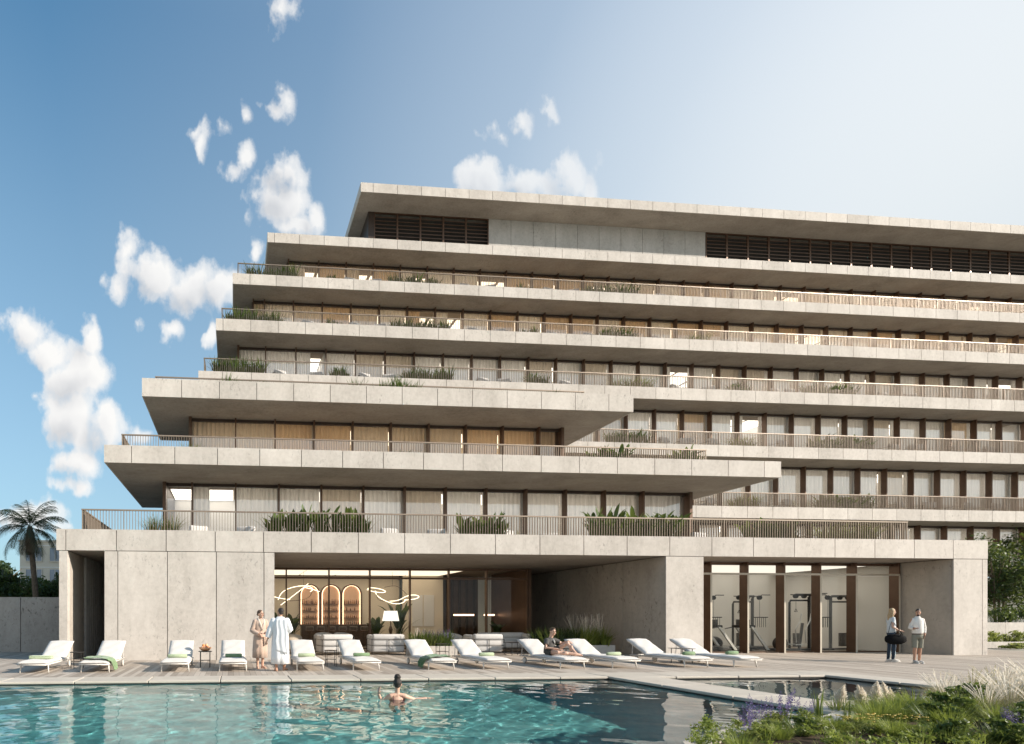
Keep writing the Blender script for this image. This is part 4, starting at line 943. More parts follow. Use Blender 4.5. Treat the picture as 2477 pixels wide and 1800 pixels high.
# ------------------------------------------------------------------ gym machines
def gym_tower(label, x, y, h=2.4, mt='gym_grey', arm=1):
    t = thing('cable_machine', label, 'cable machine', (x,y,.005), 0, 'cable machines in the gym')
    g = MB(); g.tube([(0,.3,0),(0,.3,h-.1),(0,.24,h),(-.75*arm,.2,h)], .055, 8); g.tube([(-.95*arm,.3,0),(-.95*arm,.3,h-.35),(-.9*arm,.3,h-.25),(0,.3,h-.25)], .04, 8)
    g.tube([(-1.0*arm,.2,h),(.3*arm,.2,h),(.36*arm,.2,h+.06),(.75*arm,.2,h+.06)], .022, 6); g.box(-1.1,1.1,.2,.4,0,.06); g.build('frame', M[mt], t)
    g = MB()
    for i in range(12): g.box(-.6*arm-.13,-.6*arm+.13,.24,.36,.15+i*.05,.19+i*.05)
    g.build('weight_stack', M['gym_dark'], t)
    g = MB()
    for px_ in (-.75,-.35,.25): g.tube([(px_*arm,.17,h-.06),(px_*arm,.25,h-.06)], .10, 16)
    g.build('pulley', M['gym_dark'], t)
    g = MB(); g.tube([(-.75*arm,.2,h-.1),(-.75*arm,.2,h-.75)], .006, 4); g.tube([(-.82*arm,.2,h-.75),(-.75*arm,.2,h-.62),(-.68*arm,.2,h-.75),(-.82*arm,.2,h-.75)], .012, 5); g.tube([(.25*arm,.2,h-.1),(.25*arm,.2,1.0)], .006, 4); g.build('cable', M['gym_dark'], t)
    g = MB(); g.tube([(0,.3,1.45),(.75*arm,.3,1.45)], .022, 6)
    for i in range(6): g.tube([((.15+i*.1)*arm,.3,1.45),((.15+i*.1)*arm,.3,1.0)], .008, 4)
    g.build('rope_rack', M['gym_dark'], t)
gym_tower('grey cable machine behind the left gym windows', 21.55, 22.6); gym_tower('grey cable machine behind the second gym column', 23.4, 22.2)
gym_tower('black cable machine near the middle gym column', 25.5, 21.6, 2.45, 'gym_dark'); gym_tower('grey arched cable machine behind the right gym windows', 26.9, 21.9, 2.4, 'gym_grey', -1)
def treadmill(label, x, y):
    t = thing('treadmill', label, 'treadmill', (x,y,.005), R(0), 'treadmills facing the gym windows')
    g = MB(); g.box(-.9,.75,-.35,.35,.05,.2); g.build('deck', M['gym_dark'], t, False, .02)
    for s in (-1,1):
        g = MB(); g.add([(.75,s*.36-.03,.05),(.88,s*.36-.03,.05),(.12,s*.36-.03,1.05),(0,s*.36-.03,1.05),(.75,s*.36+.03,.05),(.88,s*.36+.03,.05),(.12,s*.36+.03,1.05),(0,s*.36+.03,1.05)], [(0,1,2,3),(7,6,5,4),(0,4,5,1),(1,5,6,2),(2,6,7,3),(3,7,4,0)]); g.build('upright', M['gym_silver'], t)
        g = MB(); g.tube([(.05,s*.36,1.05),(-.45,s*.36,.95)], .025, 6); g.build('handrail', M['gym_grey'], t)
    g = MB(); g.rbox(-.15,.22,-.38,.38,1.0,1.12,r=.03); g.build('console', M['gym_dark'], t, True)
    g = MB(); g.rbox(-.02,.06,-.3,.3,1.12,1.36,r=.02); g.build('screen', M['gym_grey'], t, True)
treadmill('grey treadmill behind the first gym window', 20.6, 21.7); treadmill('grey treadmill behind the second gym window', 22.1, 21.7)
t = thing('exercise_ball', 'dark exercise ball between the treadmills', 'ball', (21.45,22.4,.305)); 
g = MB(); g.ball((0,0,0), .30, 24); g.build('ball', M['gym_dark'], t, True)
t = thing('elliptical_trainer', 'elliptical trainer behind the third gym window', 'exercise machine', (24.1,21.4,.005))
g = MB(); g.box(-.9,.9,-.06,.06,.02,.1); g.box(-.95,-.85,-.3,.3,0,.06); g.box(.85,.95,-.3,.3,0,.06); g.tube([(.35,0,.1),(.5,0,1.2)], .05, 8); g.build('frame', M['gym_grey'], t)
g = MB(); g.tube([(-.55,-.08,.32),(-.55,.08,.32)], .28, 20); g.build('flywheel', M['gym_dark'], t)
for s in (-1,1): g = MB(); g.tube([(.45,s*.2,.35),(.4,s*.2,.9),(.62,s*.2,1.3),(.68,s*.2,1.62)], .024, 6); g.box(-.1,.3,s*.2-.06,s*.2+.06,.26,.3); g.build('arm_lever', M['gym_silver'], t)
t = thing('dumbbell_rack', 'low timber rack with kettlebells behind the first gym window', 'rack', (19.4,21.6,.005))
g = MB(); g.box(-.5,.5,-.2,.2,.55,.6); g.box(-.5,-.45,-.2,.2,0,.55); g.box(.45,.5,-.2,.2,0,.55); g.build('frame', M['bronze'], t)
for i in range(4):
    g = MB(); g.ball((0,0,.08), .075, 12); g.tube([(-.05,0,.13),(-.045,0,.2),(.045,0,.2),(.05,0,.13)], .012, 6); o = g.build('kettlebell', M['gym_dark'], None, True); o.location = (19.4-.36+.24*i,21.6,.606)
    tag(o, 'black kettlebell on the low timber rack in the gym', 'kettlebell', 'kettlebells on the gym rack')
# ------------------------------------------------------------------ people
def limb(g, pts, rad, n=12):
    g.tube(pts, rad, n)
    for p, r in zip(pts, rad): g.ball(p, r*.99, n)
def hand(g, wrist, d, up, s=1.0, curl=.35, side=1):
    """palm, four unequal fingers and a side thumb; d: pointing direction, up: back of the hand"""
    d = Vector(d).normalized(); up = Vector(up); up = (up-d*up.dot(d)).normalized(); w = d.cross(up)*side; o = Vector(wrist)
    c = o+d*.05*s; rot = Matrix((w, d, up)).transposed().to_3x3()
    g.ball(c, (.042*s,.055*s,.017*s), 10, rot=rot)
    for k, (off, L) in enumerate(((-.030,.058),(-.010,.072),(.011,.078),(.031,.068))):
        b = o+d*.09*s+w*off*s; p1 = b+d*L*.5*s-up*curl*.012*s+w*off*.12*s; p2 = p1+(d*(1-curl*.6)-up*curl*.8).normalized()*L*.5*s
        g.tube([b-d*.02*s, b, p1, p2], [.0095*s,.0095*s,.0085*s,.0065*s], 7); g.ball(p2, .0065*s, 6)
    b = o+d*.025*s+w*.034*s; p1 = b+(d*.6+w*.8).normalized()*.034*s; p2 = p1+(d+w*.25-up*.2).normalized()*.03*s
    g.tube([b, p1, p2], [.012*s,.0105*s,.0075*s], 7); g.ball(p2, .0075*s, 6)
def head(g, c, yaw=0, pitch=0, s=1.0):
    """face looks along -Y before yaw"""
    Rm = (Matrix.Rotation(yaw, 3, 'Z') @ Matrix.Rotation(pitch, 3, 'X')); c = Vector(c)
    P = lambda x, y, z: c+Rm @ Vector((x*s, y*s, z*s))
    g.ball(P(0,.012,.022), (.074*s,.094*s,.098*s), 20, rot=Rm); g.ball(P(0,-.022,-.045), (.058*s,.062*s,.068*s), 16, rot=Rm); g.ball(P(0,-.056,-.088), (.026*s,.022*s,.020*s), 10, rot=Rm)
    g.tube([P(0,-.086,.012), P(0,-.100,-.014), P(0,-.108,-.030), P(0,-.094,-.038)], [.010*s,.012*s,.0155*s,.010*s], 8)
    for sx in (-1,1):
        g.ball(P(sx*.074,.012,-.008), (.011*s,.020*s,.032*s), 8, rot=Rm); g.ball(P(sx*.033,-.071,-.028), (.022*s,.018*s,.020*s), 8, rot=Rm)
        g.ball(P(sx*.030,-.080,.030), (.026*s,.012*s,.007*s), 8, rot=Rm)
    return P, Rm
def faceparts(t, P, Rm, s=1.0, beard=None, brow='hair_dark'):
    for sx in (-1,1):
        g = MB(); g.ball(P(sx*.030,-.083,.012), (.012*s,.007*s,.0065*s), 8, rot=Rm); g.build('eye', M['eye'], t, True)
        g = MB(); g.tube([P(sx*.014,-.090,.030), P(sx*.032,-.089,.036), P(sx*.050,-.078,.030)], .0045*s, 6); g.build('eyebrow', M[brow], t, True)
    g = MB(); g.tube([P(-.022,-.083,-.058), P(0,-.091,-.056), P(.022,-.083,-.058)], [.003*s,.0068*s,.003*s], 8); g.build('mouth', M['lip'], t, True)
    if beard:
        g = MB(); g.ball(P(0,-.030,-.072), (.060*s,.060*s,.046*s), 14, rot=Rm); g.build('beard', M[beard], t, True)
def bodymesh(g, name, mat, t, vox=.0065):
    o = g.build(name, M[mat], t, True)
    r = o.modifiers.new('Remesh', 'REMESH'); r.mode = 'VOXEL'; r.voxel_size = vox; r.use_smooth_shade = True
    s = o.modifiers.new('Smooth', 'CORRECTIVE_SMOOTH' if False else 'SMOOTH'); s.factor = .5; s.iterations = 3; return o
def ering(cx, cy, z, rx, ry, n=36, k=0, a=0, ph=0, rot=0):
    R_ = []
    for j in range(n):
        th = 2*PI*j/n; m = 1+a*math.sin(k*th+ph)+a*.6*math.sin((k*1.7)//1*th+ph*2.1)
        x, y = rx*math.cos(th)*m, ry*math.sin(th)*m; R_.append((cx+x*math.cos(rot)-y*math.sin(rot), cy+x*math.sin(rot)+y*math.cos(rot), z))
    return R_
def cloth(t, name, rings, mat, thick=.006, cap=False):
    g = MB(); g.loft(rings, cap=cap); o = g.build(name, M[mat], t, True); s = o.modifiers.new('Solid', 'SOLIDIFY'); s.thickness = thick; s.offset = 1; return o
def sleeve(t, name, pts, rad, mat, n=16, wr=.06):
    g = MB(); P = [Vector(p) for p in pts]; Q = []; q = []
    for i in range(len(P)-1):
        for k in range(6): f = k/6; Q.append(P[i].lerp(P[i+1], f)); q.append((rad[i]*(1-f)+rad[i+1]*f)*(1+wr*math.sin(k*2.6+i*2)*(.5 if k else 0)))
    Q.append(P[-1]); q.append(rad[-1]); g.tube(Q, q, n, cap=False); g.ball(P[0], rad[0]*1.0, n); o = g.build(name, M[mat], t, True); return o
def hairshell(t, P, Rm, mat, s=1.0, parts=((0,.026,.038,.080,.098,.092),), name='hair', ext=()):
    g = MB()
    for x, y, z, a, b, c in parts: g.ball(P(x,y,z), (a*s,b*s,c*s), 18, rot=Rm)
    for pts, rad in ext: g.tube([P(*p) for p in pts], [r*s for r in rad], 9); g.ball(P(*pts[-1]), rad[-1]*s, 8)
    o = g.build(name, M[mat], t, True); r = o.modifiers.new('Remesh', 'REMESH'); r.mode = 'VOXEL'; r.voxel_size = .009; r.use_smooth_shade = True; return o
def foot(g, ankle, d, s=1.0):
    a = Vector(ankle); d = Vector((d[0], d[1], 0)).normalized(); f = Vector((a.x, a.y, 0))
    g.ball(f-d*.035*s+Vector((0,0,.032)), (.033*s,.036*s,.032*s), 10)
    g.tube([a, f-d*.01*s+Vector((0,0,.055)), f+d*.07*s+Vector((0,0,.040)), f+d*.135*s+Vector((0,0,.024)), f+d*.185*s+Vector((0,0,.016))], [.036*s,.042*s,.038*s,.036*s,.020*s], 10)
    sd = Vector((-d.y, d.x, 0))
    for k in range(5): p = f+d*(.175-.008*abs(k-1.2))*s+sd*(-.028+.014*k)*s; g.ball(p+Vector((0,0,.013)), (.010*s,.014*s,.010*s), 6)
# --- woman in beige robe: faces the camera, head turned to her left (image right), hands clasped
t = thing('person', 'person in a knee length beige robe standing barefoot with hands clasped', 'person', (.77,15.45,0), R(18))
g = MB(); P, Rm = head(g, (0,-.02,1.565), R(30), R(-4), .98); limb(g, [(0,.01,1.34),(0,0,1.43),(0,-.01,1.50)], [.060,.047,.047])
for s in (-1,1):
    limb(g, [(s*.085,0,.86),(s*.082,.0,.47),(s*.075,.03,.09)], [.085,.052,.036]); g.ball((s*.080,.025,.32), (.05,.056,.10), 10); foot(g, (s*.075,.03,.09), (s*.25,-1), .95)
    g.tube([(s*.16,.02,1.36),(s*.235,.03,1.10)], [.045,.037], 10); g.tube([(s*.235,.03,1.10),(s*.06,-.20,.965)], [.035,.025], 10)
g.ball((0,.01,1.22), (.15,.095,.2), 16); g.ball((0,.01,.92), (.155,.105,.15), 16)
hand(g, (.06,-.205,.962), (-1,-.25,-.25), (0,-1,.3), .92, .6, 1); hand(g, (-.06,-.20,.965), (1,-.35,-.35), (0,-1,.2), .92, .6, -1)
bodymesh(g, 'body', 'skin', t); faceparts(t, P, Rm, .98, None, 'hair_brown')
hairshell(t, P, Rm, 'hair_brown', .98, ((0,.024,.042,.081,.097,.089),(0,.105,-.005,.04,.04,.04)))
rb = [ering(0,.01,z,rx,ry,40,7,a,ph) for z, rx, ry, a, ph in ((.31,.215,.168,.05,.3),(.55,.212,.16,.045,.4),(.75,.205,.155,.035,.6),(.92,.19,.142,.02,.8),(1.02,.165,.125,.012,1),(1.05,.162,.122,.01,1),(1.15,.175,.13,.012,1.2),(1.28,.19,.128,.008,1.4),(1.36,.185,.112,.004,1.5),(1.40,.13,.085,0,1.5),(1.425,.085,.068,0,1.5))]
cloth(t, 'robe', rb, 'robe_beige')
for s in (-1,1):
    sleeve(t, 'sleeve', [(s*.155,.015,1.345),(s*.245,.025,1.09),(s*.105,-.165,.985)], [.078,.074,.062], 'robe_beige')
    g = MB(); q = [(s*.075,.05,1.43),(s*.085,-.06,1.40),(s*.05,-.128,1.27),(s*-.01,-.142,1.10)]
    g.tube(q, [.030,.034,.032,.024], 10, sq=.6); g.build('collar', M['robe_collar'], t, True)
g = MB(); g.tube([(.13,.07,1.40),(.10,.13,1.38),(0,.15,1.37),(-.10,.13,1.38),(-.13,.07,1.40)], [.03,.05,.055,.05,.03], 10); g.build('hood', M['robe_beige'], t, True)
g = MB(); g.tube(ering(0,.01,1.035,.172,.132,28), .020, 8, closed=True, sq=1.4); g.tube([(.02,-.13,1.03),(.05,-.165,.9),(.06,-.17,.66)], [.016,.018,.018], 8); g.tube([(.0,-.13,1.03),(.11,-.165,.88),(.15,-.17,.70)], [.016,.018,.018], 8); g.build('belt', M['robe_beige'], t, True)
# --- man in white robe seen from behind
t = thing('person', 'person in a long white robe seen from behind, standing barefoot', 'person', (1.28,14.72,0), R(180-12))
g = MB(); P, Rm = head(g, (0,-.02,1.615), R(40), R(-2), 1.0); limb(g, [(0,.01,1.38),(0,0,1.47),(0,-.01,1.55)], [.070,.056,.056])
for s in (-1,1):
    fx = .10*s; fy = .06 if s > 0 else -.14
    limb(g, [(s*.095,0,.90),(fx,fy*.5,.50),(fx,fy+.03,.09)], [.095,.06,.040]); g.ball((fx,fy*.8+.035,.34), (.055,.062,.11), 10); foot(g, (fx,fy+.03,.09), (s*.35,-1), 1.05)
g.tube([(.19,.02,1.40),(.26,.06,1.12),(.34,.05,.88)], [.05,.042,.03], 10); g.tube([(-.19,.02,1.40),(-.25,.0,1.14)], [.05,.04], 10); g.tube([(-.25,0,1.14),(-.10,-.2,1.08)], [.04,.03], 10)
g.ball((0,.01,1.25), (.17,.11,.2), 16); g.ball((0,.01,.95), (.16,.115,.15), 16)
hand(g, (.345,.05,.875), (.35,.0,-1), (1,0,.3), 1.05, .5, 1); hand(g, (-.10,-.2,1.08), (1,-.3,-.1), (0,-1,.2), 1.05, .6, -1)
bodymesh(g, 'body', 'skin_tan', t); faceparts(t, P, Rm, 1.0, 'hair_dark')
hairshell(t, P, Rm, 'hair_dark', 1.0, ((0,.032,.040,.080,.092,.088),(0,.055,-.02,.066,.055,.05)))
rb = [ering(0,.01,z,rx,ry,44,6,a,ph) for z, rx, ry, a, ph in ((.20,.235,.19,.05,.3),(.4,.232,.185,.045,.4),(.7,.225,.175,.04,.6),(.95,.215,.16,.03,.8),(1.10,.21,.15,.02,1),(1.25,.22,.148,.012,1.2),(1.36,.215,.135,.006,1.4),(1.42,.18,.11,.003,1.5),(1.46,.11,.085,0,1.5),(1.49,.08,.07,0,1.5))]
cloth(t, 'robe', rb, 'robe_white')
sleeve(t, 'sleeve', [(.185,.02,1.38),(.275,.06,1.12),(.335,.05,.93)], [.085,.09,.085], 'robe_white'); sleeve(t, 'sleeve', [(-.185,.02,1.38),(-.27,.0,1.14),(-.14,-.16,1.07)], [.085,.085,.08], 'robe_white')
V = []; F = []                                                     # towel hanging from the shoulder down the back
for i in range(20):
    for j in range(13):
        u = j/12-.5; z = 1.43-i*.048; V.append((-.055+u*(.26+.004*i)+.012*math.sin(i*.6), .165+.006*math.sin(u*13+i*.18)+.035*min(1,i/9)*(1-.4*abs(u)), z+.10*u*(i/19)))
for i in range(19):
    for j in range(12): F.append((i*13+j, i*13+j+1, (i+1)*13+j+1, (i+1)*13+j))
g = MB(); g.add(V, F); o = g.build('shoulder_towel', M['robe_white'], t, True); o.modifiers.new('Solid', 'SOLIDIFY').thickness = .012
# --- man seated on lounger nine, legs towards its foot, one knee raised
t = thing('person', 'person in a grey shirt sitting barefoot on a white lounger, arm resting on raised knee', 'person', (LX[8]-.02,15.55,ZS), R(24))
g = MB(); P, Rm = head(g, (.02,.05,.70), R(-18), R(4), .98); limb(g, [(0,.12,.46),(.005,.10,.54),(.012,.075,.62)], [.07,.056,.055])
g.ball((0,.14,.30), (.165,.105,.20), 16); g.ball((0,.16,.10), (.165,.125,.12), 16)
hipL, hipR = (.09,.12,.085), (-.09,.12,.085)
limb(g, [hipL,(.20,-.30,.36),(.14,-.60,.06)], [.095,.062,.042]); g.ball((.175,-.43,.22), (.058,.06,.10), 10)                  # raised knee
limb(g, [hipR,(-.30,-.32,.10),(.05,-.66,.06)], [.095,.064,.042]); g.ball((-.17,-.47,.085), (.09,.085,.058), 10)             # leg folded on the seat
for a, d in (((.14,-.60,.06),(.15,-1,0)),((.05,-.66,.06),(.9,-.5,0))):
    a = Vector(a); d = Vector(d).normalized(); g.ball(a-d*.03-Vector((0,0,.028)), .034, 10); g.tube([a, a+d*.06-Vector((0,0,.012)), a+d*.13-Vector((0,0,.028)), a+d*.18-Vector((0,0,.038))], [.040,.040,.036,.018], 10)
    sd_ = Vector((-d.y, d.x, 0))
    for k in range(5): g.ball(a+d*(.185-.008*abs(k-1))+sd_*(-.026+.013*k)-Vector((0,0,.040)), (.010,.014,.010), 6)
limb(g, [(.19,.11,.44),(.36,-.02,.34),(.30,-.27,.42)], [.052,.042,.029]); limb(g, [(-.19,.11,.44),(-.30,.06,.22),(-.12,-.20,.19)], [.052,.042,.029])
hand(g, (.30,-.27,.42), (-.3,-1,-.35), (.2,-.2,1), 1.02, .6, 1); hand(g, (-.12,-.20,.19), (.6,-1,-.1), (0,-.1,1), 1.02, .6, -1)
bodymesh(g, 'body', 'skin', t); faceparts(t, P, Rm, .98, None, 'hair_brown'); hairshell(t, P, Rm, 'hair_brown', .98, ((0,.026,.048,.081,.097,.086),(0,-.035,.104,.055,.045,.026)))
cloth(t, 'shirt', [ering(0,y,z,rx,ry,36,5,a,z*9) for y, z, rx, ry, a in ((.155,.04,.178,.135,.02),(.155,.14,.176,.13,.02),(.145,.26,.180,.122,.012),(.13,.38,.190,.115,.008),(.12,.455,.175,.098,.004),(.115,.495,.105,.075,0),(.112,.515,.074,.066,0))], 'tee')
for s, e in ((1,(.29,.03,.385)),(-1,(-.255,.08,.31))): sleeve(t, 'sleeve', [(s*.175,.115,.435), e], [.078,.068], 'tee')
g = MB(); g.tube([(-.02,-.0,.455),(.02,.005,.40),(.05,.01,.33)], [.05,.055,.02], 10, sq=.25); g.build('chest_print', M['tee_light'], t, True)
for h_, k_ in ((hipL,(.145,-.11,.235)),(hipR,(-.205,-.11,.095))): sleeve(t, 'shorts_leg', [h_, k_], [.118,.092], 'shorts_dark')
g = MB(); g.ball((0,.165,.095), (.182,.14,.11), 16); g.build('shorts', M['shorts_dark'], t, True)
# --- swimmer seen from behind
t = thing('person', 'person with dark bun swimming in the pool, seen from behind with arms spread', 'person', (3.10,9.99,-.10), R(180))
g = MB(); P, Rm = head(g, (-.01,-.01,.31), R(-18), R(0), .98); limb(g, [(0,.0,.08),(0,0,.16),(-.005,-.005,.24)], [.055,.045,.046])
g.ball((0,0,-.06), (.145,.085,.17), 16); g.ball((0,0,-.34), (.13,.09,.22), 16)
for s in (-1,1): g.tube([(s*.02,.01,.115),(s*.15,.01,.085)], [.04,.05], 10); limb(g, [(s*.08,.0,-.48),(s*.09,-.05,-.85),(s*.09,.1,-1.15)], [.08,.055,.035])
limb(g, [(.155,0,.075),(.28,-.06,-.03),(.335,-.05,.10)], [.050,.038,.028]); g.tube([(.28,-.06,-.03),(.345,-.06,.11)], [.038,.027], 10)
limb(g, [(-.155,0,.075),(-.36,-.04,-.0),(-.58,-.05,.025)], [.052,.038,.027])
hand(g, (.345,-.06,.11), (-.1,-.1,1), (1,.3,0), .98, .5, 1); hand(g, (-.585,-.05,.027), (-1,-.05,.02), (0,-.2,1), .98, .25, -1)
bodymesh(g, 'body', 'skin', t); faceparts(t, P, Rm, .98)
hairshell(t, P, Rm, 'hair_dark', .98, ((0,.030,.038,.082,.094,.090),(0,.062,-.025,.062,.045,.04),(.0,.035,.150,.060,.062,.055),(.03,.05,.13,.035,.04,.035),(-.03,.03,.14,.035,.035,.035)))
cloth(t, 'swimsuit', [ering(0,.0,z,rx,ry,30) for z, rx, ry in ((-.58,.13,.11),(-.45,.145,.105),(-.25,.135,.10),(-.08,.150,.096),(-.02,.150,.094),(.015,.146,.09))], 'swim', .005)
for s in (-1,1): g = MB(); g.tube([(s*.095,.088,.0),(s*.088,.070,.07),(s*.082,.035,.118),(s*.08,-.02,.11),(s*.08,-.08,.02)], .0055, 6); g.build('strap', M['swim'], t, True)
# --- woman with the bag, in profile facing right; man in white shirt. The wide lens stretches them sideways, so both stand turned towards it
t = thing('person', 'person with long blonde hair in navy leggings carrying a black bag', 'person', (21.62,16.02,0), R(62)); t.scale = (.70,.78,1.03)
g = MB(); P, Rm = head(g, (0,-.03,1.60), R(10), 0, .98); limb(g, [(0,.01,1.36),(0,0,1.46),(0,-.015,1.53)], [.06,.047,.046])
g.ball((0,.01,1.24), (.15,.10,.2), 16); g.ball((0,.02,.93), (.16,.12,.14), 16)
for s, fy in ((-1,-.02),(1,.06)): limb(g, [(s*.085,.01,.88),(s*.082,fy-.02,.48),(s*.08,fy+.02,.10)], [.090,.055,.038])
limb(g, [(-.16,.02,1.38),(-.205,.06,1.12),(-.16,-.19,1.00)], [.045,.036,.026]); limb(g, [(.16,.02,1.38),(.20,.04,1.12),(.10,-.19,1.02)], [.045,.036,.026])
hand(g, (-.16,-.19,1.0), (.4,-1,-.1), (0,-.2,1), .95, .6, -1); hand(g, (.10,-.19,1.02), (-.5,-1,-.1), (0,-.2,1), .95, .6, 1)
bodymesh(g, 'body', 'skin', t); faceparts(t, P, Rm, .98, None, 'hair_blonde')
hairshell(t, P, Rm, 'hair_blonde', .98, ((0,.030,.038,.084,.098,.092),), ext=[([(sx*.06,.03,.02),(sx*.075,.06,-.10),(sx*.08,.05+.03*k,-.22),(sx*.085,.03+.04*k,-.36)], [.045,.045,.038,.014]) for sx in (-1,1) for k in (0,1)]+[([(0,.07,.0),(0,.10,-.12),(.02,.11,-.26),(.0,.10,-.40)], [.06,.07,.055,.02])])
cloth(t, 'top', [ering(0,y,z,rx,ry,30,5,a,z*7) for y, z, rx, ry, a in ((.02,.93,.172,.130,.02),(.015,1.05,.162,.118,.015),(.01,1.20,.170,.118,.01),(.01,1.33,.172,.105,0),(.01,1.40,.125,.082,0),(.01,1.43,.085,.07,0))], 'top_pale')
for s in (-1,1): sleeve(t, 'sleeve', [(s*.155,.02,1.375),(s*.185,.045,1.25)], [.066,.058], 'top_pale')
for s, fy in ((-1,-.02),(1,.06)):
    g = MB(); limb(g, [(s*.085,.01,.92),(s*.082,fy-.02,.48),(s*.08,fy+.02,.10)], [.098,.062,.045]); g.build('leggings', M['leggings'], t, True)
    g = MB(); g.tube([(s*.082,fy-.055,.46),(s*.08,fy-.035,.3),(s*.08,fy-.01,.13)], [.012,.034,.040], 10); g.build('legging_panel', M['leg_pale'], t, True)
    g = MB(); g.tube([(s*.08,fy+.06,.045),(s*.08,fy+.02,.06),(s*.08,fy-.06,.05),(s*.08,fy-.16,.035),(s*.08,fy-.19,.03)], [.036,.052,.046,.040,.02], 12); g.box(s*.08-.042,s*.08+.042,fy-.2,fy+.1,.0,.02); g.build('shoe', M['shoe'], t, True)
g = MB(); g.ball((0,.02,.92), (.172,.128,.11), 14); g.build('leggings_waist', M['leggings'], t, True)
b = thing('duffel_bag', 'black duffel bag hanging from the shoulder of the blonde person', 'bag', (21.46,15.80,.64), R(-20)); b.scale = (.72,.75,.82)
g = MB(); g.loft([[(x, ry*math.cos(2*PI*j/18), .14+rz*math.sin(2*PI*j/18)) for j in range(18)] for x, ry, rz in ((-.36,.05,.07),(-.33,.10,.13),(-.18,.13,.20),(.0,.135,.215),(.18,.13,.20),(.33,.10,.13),(.36,.05,.07))]); g.build('bag_body', M['bagm'], b, True)
g = MB(); g.tube([(-.30,0,.22),(-.18,.04,.62),(-.04,.15,.83),(.02,.19,.84),(.14,.10,.62),(.30,0,.22)], .016, 6, sq=.5); g.build('strap', M['bagm'], b, True)
g = MB(); g.tube([(-.12,-.12,.26),(-.08,-.11,.38),(.08,-.11,.38),(.12,-.12,.26)], .012, 6); g.build('handle', M['bagm'], b, True)
t = thing('person', 'person in a white shirt and sage shorts with one hand in his pocket', 'person', (21.70,15.40,0), R(-22)); t.scale = (.68,.72,1.0)
g = MB(); P, Rm = head(g, (0,-.02,1.615), R(-30), 0, 1.0); limb(g, [(0,.01,1.38),(0,0,1.47),(0,-.01,1.55)], [.070,.058,.057])
g.ball((0,.01,1.24), (.165,.105,.2), 16); g.ball((0,.01,.94), (.155,.115,.14), 16)
for s, fy in ((-1,.0),(1,.05)): limb(g, [(s*.10,.0,.88),(s*.105,fy-.01,.49),(s*.105,fy+.03,.10)], [.095,.060,.042]); g.ball((s*.105,fy+.035,.35), (.055,.062,.10), 10)
limb(g, [(-.20,.01,1.39),(-.26,.05,1.13),(-.24,-.22,1.12)], [.05,.042,.03]); limb(g, [(.20,.01,1.39),(.29,.06,1.14),(.21,-.05,.92)], [.05,.042,.03])
hand(g, (-.24,-.22,1.12), (-.1,-1,.05), (-.3,0,1), 1.05, .4, -1); hand(g, (.21,-.05,.92), (-.25,-.2,-1), (1,-.3,0), 1.0, .6, 1)
bodymesh(g, 'body', 'skin_tan', t); faceparts(t, P, Rm, 1.0, None); hairshell(t, P, Rm, 'hair_dark', 1.0, ((0,.026,.050,.081,.098,.086),))
g = MB(); g.ball(P(0,-.034,-.080), (.050,.058,.036), 12, rot=Rm); g.tube([P(-.03,-.088,-.046), P(0,-.096,-.042), P(.03,-.088,-.046)], .006, 6); g.build('stubble', M['hair_dark'], t, True)
cloth(t, 'shirt', [ering(0,.01,z,rx,ry,36,6,a,z*8) for z, rx, ry, a in ((.93,.178,.132,.012),(1.0,.185,.14,.018),(1.12,.186,.134,.014),(1.26,.194,.130,.010),(1.36,.195,.115,.005),(1.42,.165,.098,0),(1.455,.095,.078,0),(1.50,.070,.068,0))], 'shirt')
sleeve(t, 'sleeve', [(-.175,.01,1.375),(-.255,.05,1.13),(-.245,-.16,1.12)], [.068,.056,.044], 'shirt'); sleeve(t, 'sleeve', [(.175,.01,1.375),(.285,.06,1.14),(.222,-.03,.96)], [.068,.056,.044], 'shirt')
cloth(t, 'shorts', [ering(0,.01,z,rx,ry,30) for z, rx, ry in ((.80,.185,.138),(.88,.182,.135),(.95,.172,.128))], 'shorts', cap=True)
for s, fy in ((-1,.0),(1,.05)):
    sleeve(t, 'shorts_leg', [(s*.10,.005,.86),(s*.112,fy,.50)], [.105,.098], 'shorts')
    g = MB(); g.tube([(s*.105,fy+.07,.045),(s*.105,fy+.03,.06),(s*.105,fy-.06,.05),(s*.105,fy-.17,.035),(s*.105,fy-.2,.03)], [.038,.054,.048,.042,.02], 12); g.box(s*.105-.044,s*.105+.044,fy-.21,fy+.11,.0,.02); g.build('shoe', M['shoe'], t, True)
g = MB(); g.tube(ering(0,.01,.94,.180,.135,28), .017, 8, closed=True); g.build('belt', M['wood_dark'], t, True)
